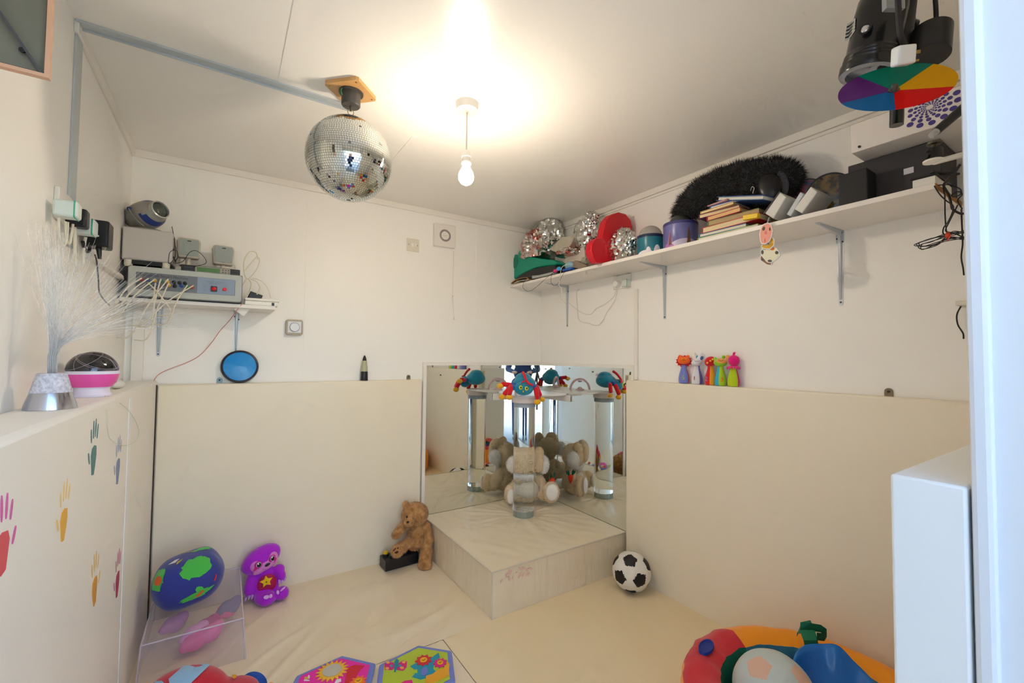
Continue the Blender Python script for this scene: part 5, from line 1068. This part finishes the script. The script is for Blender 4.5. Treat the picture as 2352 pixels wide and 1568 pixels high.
for k in range(7):
    c=(x0+.06+rd.random()*.23,yf+.06+rd.random()*.30,.05+rd.random()*.02); cl=['#f04fa0','#d991c9','#f06fb4','#c82f86','#e69ad6','#6e6c98','#f05fa8'][k]
    single('stored_soft_toy','pink soft toy seen blurred through the milky storage box','soft toy',blobs([(c,(.045,.04,.035),None),((c[0]+.03,c[1]+.01,c[2]+.02),(.026,.026,.024),None),((c[0]-.035,c[1]-.02,c[2]-.005),(.02,.02,.02),None)],.01,2),mat('toy_'+cl[1:],cl,.8),'pink soft toys inside the storage box',loc=c)
# globe cushion
gc=Vector((-2.205,-.325,.272)); GR3=(.130,.125,.103)
t=T('globe_cushion','squashed blue fabric globe with green continents on the storage box','soft globe',(gc.x,gc.y,gc.z-.103))
GBm=mat('globe_blue','#2f3f9c',.7,sheen=.3,bump=(5,.6,.01),var=(3,.3,'#27308a')); tl=R(-20)
def gshape(d,k=1.0):
    d=d.normalized(); az=math.atan2(d.z,d.x); f=(abs(d.x)**2.7+abs(d.y)**2.7+abs(d.z)**2.7)**(-1/2.7)*(1+.03*math.cos(6*az+.5)*(1-abs(d.y))+.02*noise.noise(d*3))
    v=Vector((d.x*GR3[0]*f,d.y*GR3[1]*f,d.z*GR3[2]*f))*k; return gc+Matrix.Rotation(R(-14),3,'Y')@v
b=B(); b.ell((0,0,0),(1,1,1),None,64,40); b.v=[gshape(v) for v in b.v]; t.part('cushion',b,GBm,world=True,ang=180)
def gpatch(px,py,pts,m,nm,lab=None,k=1.012,n=5):
    """cloth patch following the globe surface, around the point seen at a pixel"""
    # find surface point along the ray
    dr=ray(px,py).normalized(); best=None
    for i in range(900):
        p=CAM+dr*(2.0+i*.001); q=Matrix.Rotation(R(14),3,'Y')@(p-gc); d=Vector((q.x/GR3[0],q.y/GR3[1],q.z/GR3[2]))
        if (abs(d.x)**2.7+abs(d.y)**2.7+abs(d.z)**2.7)<1.0: best=d.normalized(); break
    if best is None: return
    d=best; u=Vector((1,0,0)); u=(u-d*u.dot(d)).normalized(); w_=u.cross(d)*-1; w_=w_ if w_.z>0 else -w_; b=B(); vs=[gshape(d,k+.008)]; N=len(pts)
    for r_ in(.4,.75,1): 
        for x,y in pts: vs.append(gshape(d+u*x*r_+w_*y*r_,k))
    fs=[(0,1+i,1+(i+1)%N) for i in range(N)]
    for q in range(2):
        for i in range(N): a=1+q*N; fs.append((a+i,a+(i+1)%N,a+N+(i+1)%N,a+N+i))
    b.add(vs,fs); t.part(nm,b,m,lab,world=True,ang=60)
def blob2(rx,ry,seed,n=26,j=.22):
    rd=random.Random(seed); return [((rx*(1+j*(rd.random()-.5)*2)*math.cos(2*PI*i/n)),(ry*(1+j*(rd.random()-.5)*2)*math.sin(2*PI*i/n))) for i in range(n)]
GG=mat('globe_green','#48c24a',.75,sheen=.3)
gpatch(452,1301,blob2(.40,.42,3),GG,'continent','largest bright green continent'); gpatch(360,1330,blob2(.26,.4,5),GG,'continent'); gpatch(452,1366,blob2(.45,.12,6),GG,'continent'); gpatch(458,1354,blob2(.10,.16,7),GG,'continent'); gpatch(462,1262,blob2(.28,.12,8),GG,'continent'); gpatch(362,1303,blob2(.09,.08,9),GG,'continent')
gpatch(364,1334,blob2(.12,.16,11,16,.05),mat('globe_orange','#e06a38',.7),'orange_badge',k=1.03); gpatch(402,1290,[(-.16,-.05),(0,.12),(.12,.14),(.02,-.10)],mat('globe_sail','#e9e2ec',.7),'sail',k=1.02); gpatch(408,1291,[(-.02,-.13),(.14,.12),(.12,.02),(.0,-.15)],mat('globe_yellow','#c9b23c',.7),'boat_hull',k=1.03)
gpatch(492,1326,[(-.06,-.10),(.06,.10),(.09,.06),(0,-.1)],mat('globe_red','#d93a3a',.7),'fish',k=1.02); gpatch(456,1363,[(-.14,-.06),(.12,.10),(.14,.02),(.0,-.08)],mat('globe_orange2','#d9602a',.7),'flame_mark',k=1.035)
def gtext(word,px0,py0,px1,py1,rise):
    n=len(word)
    for i,ch in enumerate(word):
        f=i/(n-1); px=px0+(px1-px0)*f; py=py0+(py1-py0)*f-rise*math.sin(PI*f); dr=ray(px,py).normalized(); P0=None
        for k in range(900):
            p=CAM+dr*(2.0+k*.001); q=Matrix.Rotation(R(14),3,'Y')@(p-gc); d=Vector((q.x/GR3[0],q.y/GR3[1],q.z/GR3[2]))
            if (abs(d.x)**2.7+abs(d.y)**2.7+abs(d.z)**2.7)<1: P0=gshape(d,1.015); nn=Vector((d.x/GR3[0],d.y/GR3[1],d.z/GR3[2])).normalized(); break
        if P0 is None: continue
        nn=Matrix.Rotation(R(-14),3,'Y')@nn; up=Vector((0,0,1)); sl=math.atan2(-(py1-py0),px1-px0)
        xx=up.cross(nn).normalized(); yy=nn.cross(xx); M=Matrix(((xx.x,yy.x,nn.x,P0.x),(xx.y,yy.y,nn.y,P0.y),(xx.z,yy.z,nn.z,P0.z),(0,0,0,1)))@Matrix.Rotation(sl,4,'Z')
        LET.v; addtext(LET,ch,.022,M,0,.0006)
for wd in(('Atlantic',377,1282,405,1268,3),('Ocean',420,1270,447,1266,1)): LET=B(); gtext(*wd); t.part('printed_word',LET,mat('globe_letters','#c9c45a',.7),'yellow printed word '+wd[0],world=True,smooth=False)
# ---------------------------------------------------------------- play panels
c2=None
def hexa(label,pts,field,z=.001):
    P=[Vector((p.x,p.y,z)) for p in pts]; c=sum(P,Vector())/6; t=T('hexagonal_play_panel',label,'play panel',c,group='hexagonal play panels')
    b=B(); b.prism([(p.x,p.y) for p in P],.020,Matrix.Translation((0,0,z))); t.part('padded_border',b,mat('panel_periwinkle','#7484d0',.75,sheen=.3,bump=(40,.3,.003)),world=True,bevel=.008,seg=3)
    Q=[c+(p-c)*.86 for p in P]; b=B(); b.prism([(p.x,p.y) for p in Q],.0025,Matrix.Translation((0,0,z+.0195))); t.part('fabric_face',b,field,world=True); return t,c
Z2=.02
a,b_,cc_,f_=[AZ(Z2,*p) for p in((961,1480.6),(1038,1493),(1046,1562),(870.6,1525.5))]; ce=(cc_+f_)/2; H2=[a,b_,cc_,2*ce-a,2*ce-b_,f_]
t2,c2=hexa('lime green hexagonal panel with butterfly and smiling flowers, right of the pink one',H2,mat('panel_lime','#b6ca2c',.75,sheen=.2))
a,b_,f_=[AZ(Z2,*p) for p in((786,1504),(863.5,1522),(680,1551))]; ce=f_+b_-a; H1=[a,b_,2*ce-f_,2*ce-a,2*ce-b_,f_]
# keep the two panels side by side
t1,c1=hexa('hot pink hexagonal panel with sun mirror and red patch, left of the lime one',H1,mat('panel_pink','#ee0fa8',.7,sheen=.2))
zz=.0235
def fl(t,px,py,r,col,k=8,face=True,r1=.72,nm='flower'):
    p=AZ(zz,px,py); f=t.part(nm,B().star((0,0),r,r*r1,k,.004,Matrix.Translation(p-Vector((0,0,.0005)))),mat('felt_'+col[1:],col,.8,sheen=.2),world=True,bevel=.0015)
    if face: 
        t.part('flower_face',B().prism(oval(0,0,r*.42,r*.42,18),.0052,Matrix.Translation(p)),mat('felt_f5b120','#f5b120',.8),world=True,bevel=.001)
        t.part('smile',B().tube([p+Vector((-r*.2,0,.006)),p+Vector((0,-r*.14,.006)),p+Vector((r*.2,0,.006))],.0008,6),INK,world=True)
def fpatch(t,pts,col,nm,lab=None,h=.002,z=None):
    P=[AZ(zz,*p) for p in pts]; t.part(nm,B().prism([(p.x,p.y) for p in P],h,Matrix.Translation((0,0,z or zz-.001))),mat('felt_'+col[1:],col,.8,sheen=.2),lab,world=True)
zo=(640,1450); S=4.9; q=lambda *a:[(x/S+zo[0],y/S+zo[1]) for x,y in a]
fpatch(t2,q((1480,390),(1560,350),(1700,310),(1800,240),(1815,290),(1760,330),(1740,420),(1800,480),(1700,510),(1600,540),(1500,510),(1560,450)),'#1795b0','leaves','teal leaves')
fpatch(t2,q((1650,578),(1660,505),(1730,485),(1790,440),(1860,420),(1900,345),(1925,370),(1910,500),(1820,540),(1750,578)),'#eda60e','pocket','mustard frilled pocket',.004)
fl(t2,973,1517,.036,'#d4202e',9); fl(t2,1011,1523,.030,'#e0187e',9)
fpatch(t2,q((1195,430),(1190,370),(1230,340),(1290,350),(1310,400),(1280,430)),'#d81a7c','butterfly_wing'); fpatch(t2,q((1330,430),(1345,360),(1400,325),(1445,340),(1440,400),(1400,440)),'#d81a7c','butterfly_wing')
fpatch(t2,q((1300,455),(1300,350),(1325,310),(1355,330),(1345,390),(1315,455)),'#12859a','butterfly_body',h=.004)
for x,y in((1230,352),(1222,418),(1408,348),(1388,412)): fpatch(t2,q(*oval(x,y,22,14,10)),'#f3a45e','wing_spot',h=.0035)
for x,y in((1268,390),(1365,388)): fpatch(t2,q(*oval(x,y,18,12,10)),'#3b9ab8','wing_spot',h=.0035)
fpatch(t2,q(*oval(1640,455,35,50,14,.4)),'#6f7fcf','grey_blue_bug',h=.004); fpatch(t2,q((1500,440),(1560,430),(1560,470),(1500,470)),'#b9cf2a','lime_leaf',h=.003); fpatch(t2,q((1380,578),(1420,555),(1500,545),(1510,578)),'#e0187e','pink_petal')
p=AZ(zz,763,1541); M=Matrix.Translation(p); t1.part('sun_rays',B().star((0,0),.062,.043,18,.003,M),mat('felt_f0bb3a','#f0bb3a',.8),world=True); t1.part('mirror_disc',B().prism(oval(0,0,.036,.036,32),.0045,M),mat('soft_mirror','#c9c9c9',.22,metal=.9),world=True,label='silvery mirror disc')
fpatch(t1,q((775,405),(860,375),(965,385),(900,450),(830,578),(740,578)),'#da0f2c','red_patch','red fabric patch'); fl(t1,823,1565,.034,'#f4711a',9,r1=.6)
fpatch(t1,q(*oval(310,525,22,16,12)),'#e0b33c','bee_body'); fpatch(t1,q(*oval(340,510,12,20,10)),'#efe6ea','bee_wing'); fpatch(t1,q((630,578),(650,540),(700,530),(705,560),(660,578)),'#efe6ea','white_motif'); fpatch(t1,q((280,548),(300,538),(350,545),(350,555),(290,556)),'#efe6ea','white_motif')
# ---------------------------------------------------------------- play nest
NC=Vector((-.50,-2.145,0)); Ro,Ri,Hn=.405,.272,.215
t=T('play_nest','round padded red and orange play nest ring at bottom right','play nest',(NC.x,NC.y,.001))
def sector(prof,a0,a1,m,nm,lab=None,n=40,par=None):
    b=B(); vs=[];fs=[];K=len(prof)
    for i in range(n+1):
        a=a0+(a1-a0)*i/n
        for r,z in prof: rr=r*(1+.006*math.sin(a*23)+.004*math.sin(a*41)); vs.append((rr*math.cos(a),rr*math.sin(a),z+.002*math.sin(a*17+r*9)*(z>.1)))
    for i in range(n):
        for k in range(K-1): fs.append((i*K+k,(i+1)*K+k,(i+1)*K+k+1,i*K+k+1))
    b.add(vs,fs); return t.part(nm,b,m,lab,parent=par,ang=50)
top=[(Ro-.006,Hn-.028),(Ro-.012,Hn-.012),(Ro-.035,Hn),((Ro+Ri)/2,Hn+.012),(Ri+.03,Hn-.002),(Ri+.008,Hn-.016)]
outer=[(Ro-.012,.003),(Ro,.02),(Ro+.004,.10),(Ro,.17),(Ro-.006,Hn-.028)]
inner=[(Ri+.008,Hn-.016),(Ri-.002,Hn-.04),(Ri-.006,.1),(Ri+.002,.02)]
NR=mat('nest_red','#d31c2e',.6,bump=(9,.5,.01),sheen=.2); NO=mat('nest_orange','#ff9d00',.55,bump=(6,.3,.008),sheen=.2); NG=mat('nest_green','#0a6f55',.6,bump=(30,.6,.008,(1,1,.1))); NB=mat('nest_teal','#3d83a3',.6,bump=(30,.6,.008,(1,1,.1)))
a1,a2=R(76),R(192)
RT_=sector(top,a1,a2,NR,'red_top','red top section'); sector(top,a2,a1+2*PI,NO,'orange_top','orange top section',90)
sector(outer,0,2*PI,NO,'orange_side','orange side band',120); sector(inner,a1,a2,NG,'green_lining','green inner lining'); sector(inner,a2,a1+2*PI,NB,'teal_lining','teal blue inner lining',90)
t.part('nest_floor',B().lathe([(Ri+.01,.0),(Ri,.03),(.12,.045),(.001,.048)],48),mat('nest_navy','#1d3048',.7))
pc=AZ(Hn+.012,1622,1487); b=B(); M=t.W.inverted()@Matrix.Translation(pc)@Matrix.Rotation(math.atan2(pc.y-NC.y,pc.x-NC.x),4,'Z'); b.lathe([(1,-.004),(.95,.004),(.84,.0045),(.78,.001),(.001,.0005)],36,M@Matrix.Translation((0,0,.003))@Matrix.Diagonal((.024,.050,1,1)),False); t.part('pocket_hole',b,mat('pocket_blue','#15308f',.5),label='oval blue pocket',parent=RT_)
# green strap loop
def ribbon(pts,wd,th=.003):
    b=B(); vs=[]
    for p,w in pts: p=Vector(p); w=Vector(w)*wd/2; vs+=[p-w,p+w]
    n=len(pts); off=Vector((0,0,th)); vs2=vs+[v-off for v in vs]; fs=[]
    for i in range(n-1): fs+=[(2*i,2*i+1,2*i+3,2*i+2),(2*n+2*i,2*n+2*i+2,2*n+2*i+3,2*n+2*i+1),(2*i,2*i+2,2*n+2*i+2,2*n+2*i),(2*i+1,2*n+2*i+1,2*n+2*i+3,2*i+3)]
    b.add(vs2,fs); return b
ST=mat('strap_green','#0c7350',.6,sheen=.2); rv=RT; 
b=ribbon([(AT(1.555,1866,1492),rv),(AT(1.56,1862,1470),rv),(AT(1.59,1855,1448),(rv+Vector((0,0,.3)))),(AT(1.615,1846,1438),rv+Vector((0,0,.9))),(AT(1.62,1836,1442),rv*.4+Vector((0,0,.9))),(AT(1.61,1834,1452),rv*.3+Vector((0,0,.5)))],.05); t.part('strap',b,ST,world=True)
b=ribbon([(AT(1.60,1838,1436),(.1,0,1)),(AT(1.59,1860,1438),(0,0,1)),(AT(1.58,1885,1442),(0,0,1)),(AT(1.57,1899,1452),(0,0,1)),(AT(1.56,1893,1462),(0,0,1)),(AT(1.56,1876,1460),(0,0,1))],.024); t.part('strap_loop',b,ST,world=True)
fc=AT(1.46,2060,1448); t.part('red_side_flap',B().lathe([(.001,-.02),(.09,-.02),(.105,-.008),(.105,.008),(.09,.02),(.001,.02)],40,Matrix.Translation((fc.x,-2.50,.31))@Matrix.Rotation(R(90),4,'X')@Matrix.Diagonal((.9,1,1,1))),mat('flap_red','#b91c31',.5),world=True,label='round red flap rising at the back')
# plush ball and blue seat inside the nest
bc=AT(1.43,1778,1592); single('pentagon_plush_ball','pale grey plush ball with peach pentagons inside the play nest','ball',ball(.122,(R(5),R(-22),R(40)),(1,1,1),k=.34,sub=6,nz=.01),[mat('plush_pale','#c6cfcb',.7,bump=(14,.3,.006)),mat('plush_peach','#e0b79f',.7)],loc=(bc.x,bc.y,bc.z),world=False,ang=180)
sc_=AT(1.40,1936,1570); b=B(); n=26; vs=[];fs=[]
W_=.135
for i in range(n+1):
    for j in range(n+1):
        a_=i/n*2-1; c_=j/n*2-1; u=a_*math.sqrt(1-c_*c_/2); v=c_*math.sqrt(1-a_*a_/2); rr_=math.hypot(u,v); x=u*W_; y=v*.15
        h=.10*rr_**3*(.45+.55*max(0,math.sin(math.atan2(v,u)-.2)))+.03*math.exp(-((u-.45)**2+(v-.75)**2)/.05)-.02*math.exp(-((u+.1)**2+(v+.1)**2)/.3)
        vs.append((x,y,h))
for i in range(n):
    for j in range(n): q_=i*(n+1)+j; fs.append((q_,q_+n+1,q_+n+2,q_+1))
b.add(vs,fs); o=single('blue_plastic_seat','glossy blue moulded plastic seat lying inside the play nest','seat',b,mat('seat_blue','#0d6fc4',.18,spec=.6),loc=(sc_.x-.0,sc_.y,.165),rot=(R(14),R(-6),R(-33)),world=False,ang=180)
md=o.modifiers.new('thickness','SOLIDIFY'); md.thickness=.006; 
# ---------------------------------------------------------------- plush car
CC=Vector((-2.145,-.935,.001)); t=T('plush_car','red plush toy car with pale blue windows at bottom left','toy car',CC,(0,0,R(-28)))
CR=mat('car_red','#c40a2c',.75,sheen=.35); CW=mat('car_window','#93bfe3',.75,sheen=.2)
def hull(k=1.0,o=0):
    return [((0,0,.075),(.215*k,.115*k,.07*k),None),((-.035,0,.115),(.135*k,.10*k,.085*k),None),((.11,0,.085),(.09*k,.105*k,.06*k),None)]
b=blobs(hull(),.008,5); 
for v in b.v: v.z=max(v.z,.02)
HB=b; body=t.part('body',b,CR,ang=180)
bvh=mathutils.bvhtree.BVHTree.FromPolygons([v.copy() for v in HB.v],HB.f)
def cpatch(pxs,m,nm,lab=None,h=.003,par=None):
    """fabric patch projected on the car's skin at the places seen in the photo"""
    Wi=t.W.inverted(); n=len(pxs); cx=sum(p[0] for p in pxs)/n; cy=sum(p[1] for p in pxs)/n; vs=[];fs=[]
    def hit(x,y):
        o=Wi@CAM; d=(Wi.to_3x3()@ray(x,y)).normalized(); r_=bvh.ray_cast(o,d); return (r_[0]+r_[1]*h*(1 if r_[1].dot(d)<0 else -1)) if r_[0] is not None else None
    rings=[0,.35,.7,1]; M_=6; P=[]
    for i in range(n):
        for k in range(M_): f=k/M_; a=pxs[i];c=pxs[(i+1)%n]; P.append((a[0]+(c[0]-a[0])*f,a[1]+(c[1]-a[1])*f))
    c0=hit(cx,cy)
    if c0 is None: return
    vs=[c0]; last=c0; N=len(P)
    for r_ in rings[1:]:
        for p in P:
            q_=hit(cx+(p[0]-cx)*r_,cy+(p[1]-cy)*r_); q_=q_ if q_ is not None else last; vs.append(q_); last=q_
    fs=[(0,1+i,1+(i+1)%N) for i in range(N)]
    for q_ in range(2):
        for i in range(N): a=1+q_*N; fs.append((a+i,a+(i+1)%N,a+N+(i+1)%N,a+N+i))
    b=B(); b.add(vs,fs); return t.part(nm,b,m,lab,ang=60)
cpatch([(388,1560),(438,1516),(482,1528),(440,1568),(430,1600),(395,1600)],CW,'windscreen','pale blue windscreen'); cpatch([(312,1572),(330,1562),(350,1562),(335,1590),(310,1595)],CW,'side_window'); cpatch([(354,1566),(372,1564),(384,1575),(360,1595),(345,1590)],CW,'side_window')
cpatch([(456,1512),(470,1512),(478,1520),(466,1523)],CW,'roof_window')
YL=mat('car_yellow','#f2a619',.75,sheen=.2)
cpatch(oval(537,1556,6,6,10),mat('car_lamp','#e8a91c',.7),'headlamp',h=.006)
t.part('bumper',B().tube([(.200,-.09,.06),(.214,-.04,.075),(.218,0,.08),(.214,.05,.075),(.195,.10,.06)],.016,12),YL,label='yellow bumper')
for x,y in((.125,.118),(-.12,.112),(.125,-.118),(-.12,-.112)): t.part('wheel',B().lathe([(.001,-.018),(.04,-.018),(.05,-.008),(.05,.008),(.04,.018),(.001,.018)],28,Matrix.Translation((x,y,.052))@Matrix.Rotation(R(90),4,'X')),mat('wheel_blue','#0d4fb0',.6),label='blue wheel')
# ---------------------------------------------------------------- photographer and tripod outside, seen only in the mirrors
SK=mat('skin','#c99a7c',.6); JN=mat('denim','#27395e',.85,bump=(60,.3,.002)); JK=mat('navy_jacket','#22304f',.8)
pb=Vector((-2.17,-3.36,-.1)); t=T('person','person in dark blue jeans and navy jacket standing behind the camera','person',pb,(0,0,R(-37)))
def limb(pts): # chain of spheres
    out=[]
    for (a,ra),(c,rc) in zip(pts,pts[1:]):
        a=Vector(a);c=Vector(c); n=max(2,int((c-a).length/.02))
        for i in range(n+1): f=i/n; r=ra+(rc-ra)*f; out.append((a.lerp(c,f),(r,r,r),None))
    return out
legs=[]
for s_ in(-1,1): legs+=limb([((s_*.09,0,.93),.11),((s_*.10,.02,.52),.085),((s_*.11,0,.10),.065)])
legs+= [((0,0,.97),(.175,.11,.10),None)]
t.part('jeans',blobs(legs,.016,3),JN,ang=180)
tor=[((0,0,1.12),(.165,.105,.16),None),((0,0,1.34),(.19,.11,.16),None)]
for s_ in(-1,1): tor+=limb([((s_*.19,0,1.44),.062),((s_*.25,.06,1.17),.045),((s_*.14,.30,1.14),.036)])
t.part('jacket',blobs(tor,.016,3),JK,ang=180)
hd=[((0,.01,1.67),(.076,.093,.115),None),((0,.03,1.61),(.058,.07,.06),None),((0,.108,1.655),(.013,.02,.022),None)]+limb([((0,0,1.46),.055),((0,0,1.58),.05)])+[((s_*.078,0,1.66),(.01,.02,.03),None) for s_ in(-1,1)]
t.part('head',blobs(hd,.008,2),SK,ang=180)
t.part('hair',blobs([((0,-.015,1.715),(.084,.098,.085),None),((0,-.05,1.66),(.078,.06,.09),None)],.01,2),mat('hair_brown','#3a2a20',.8),ang=180)
for s_ in(-1,1):
    t.part('eye',B().ell((s_*.031,.094,1.68),(.012,.008,.008)),mat('eye_white','#e9e6e0',.3)); hn=[((s_*.125,.345,1.14),(.036,.045,.018),None)]
    for k in range(4): hn+=limb([((s_*.125+(k-1.5)*.018,.375,1.145),.0095),((s_*.125+(k-1.5)*.019,.405,1.14),.009),((s_*.125+(k-1.5)*.018,.42-.004*abs(k-1.5),1.12),.008)])
    hn+=limb([((s_*.095,.335,1.14),.011),((s_*.083,.365,1.135),.0095)]); t.part('hand',blobs(hn,.005,1),SK,ang=180)
    t.part('shoe',blobs([((s_*.12,.05,.04),(.05,.13,.045),None)],.012,2),BLACK,ang=180)
t.part('mouth',B().ell((0,.103,1.62),(.022,.006,.005)),mat('lip','#a2645a',.5))
t=T('tripod','black camera tripod standing at the doorway','tripod',(CAM.x,-2.86,-.1))
t.part('centre_column',B().cyl((0,0,.55),(0,0,1.28),.014,n=14),BLACK); t.part('head',B().box((0,0,1.28),(.05,.05,.05)),BLACK,bevel=.004)
for a in(90,210,330): t.part('leg',B().cyl((0,0,1.15),(.40*math.cos(R(a-60)),-.05+.30*math.sin(R(a-60)),0.0),.013,.009,n=12),BLACK)
# ---------------------------------------------------------------- light and outdoors
w=bpy.data.worlds.new('sky'); scene.world=w; w.use_nodes=True; nt=w.node_tree; bg=nt.nodes['Background']
sk=nt.nodes.new('ShaderNodeTexSky'); sk.sky_type='NISHITA'; sk.sun_elevation=R(40); sk.sun_rotation=R(0); sk.sun_disc=False; sk.dust_density=2.5
nt.links.new(sk.outputs['Color'],bg.inputs['Color']); bg.inputs['Strength'].default_value=SKY
ld=bpy.data.lights.new('doorway_portal','AREA'); ld.shape='RECTANGLE'; ld.size=DX-WX; ld.size_y=2.0; ld.cycles.is_portal=True
lo=bpy.data.objects.new('doorway_portal',ld); COL.objects.link(lo); lo.location=((DX+WX)/2,-2.93,1.0); lo.rotation_euler=(R(90),0,0)
struct('floor_outside',B().bb((-30,-40,-.25),(20,-2.925,-.1)),mat('paving','#bdbdb8',.8,var=(1.5,.3,'#a8a9a2')))
b=B(); 
for i in range(70): b.bb((-12+i*.22,-9.05,-.1),(-12+i*.22+.2,-9,1.6))
for z in(.3,1.3): b.bb((-12,-9.09,z),(3.4,-9.05,z+.09))
single('garden_fence','pale wooden board fence outside the doorway','fence',b,mat('pale_timber','#b9c4b6',.7))
vs=scene.view_settings; vs.view_transform='Standard'; vs.look='None'; vs.gamma=1; vs.use_curve_mapping=False; vs.exposure=EXPO
scene.cycles.max_bounces=10; scene.cycles.diffuse_bounces=5; scene.cycles.glossy_bounces=5; scene.cycles.transmission_bounces=10; scene.cycles.transparent_max_bounces=10; scene.cycles.use_adaptive_sampling=True; scene.cycles.adaptive_threshold=.09; scene.cycles.adaptive_min_samples=14
scene.cycles.use_denoising=True; scene.cycles.caustics_refractive=True; scene.cycles.caustics_reflective=True; scene.cycles.sample_clamp_indirect=3; scene.cycles.blur_glossy=.6
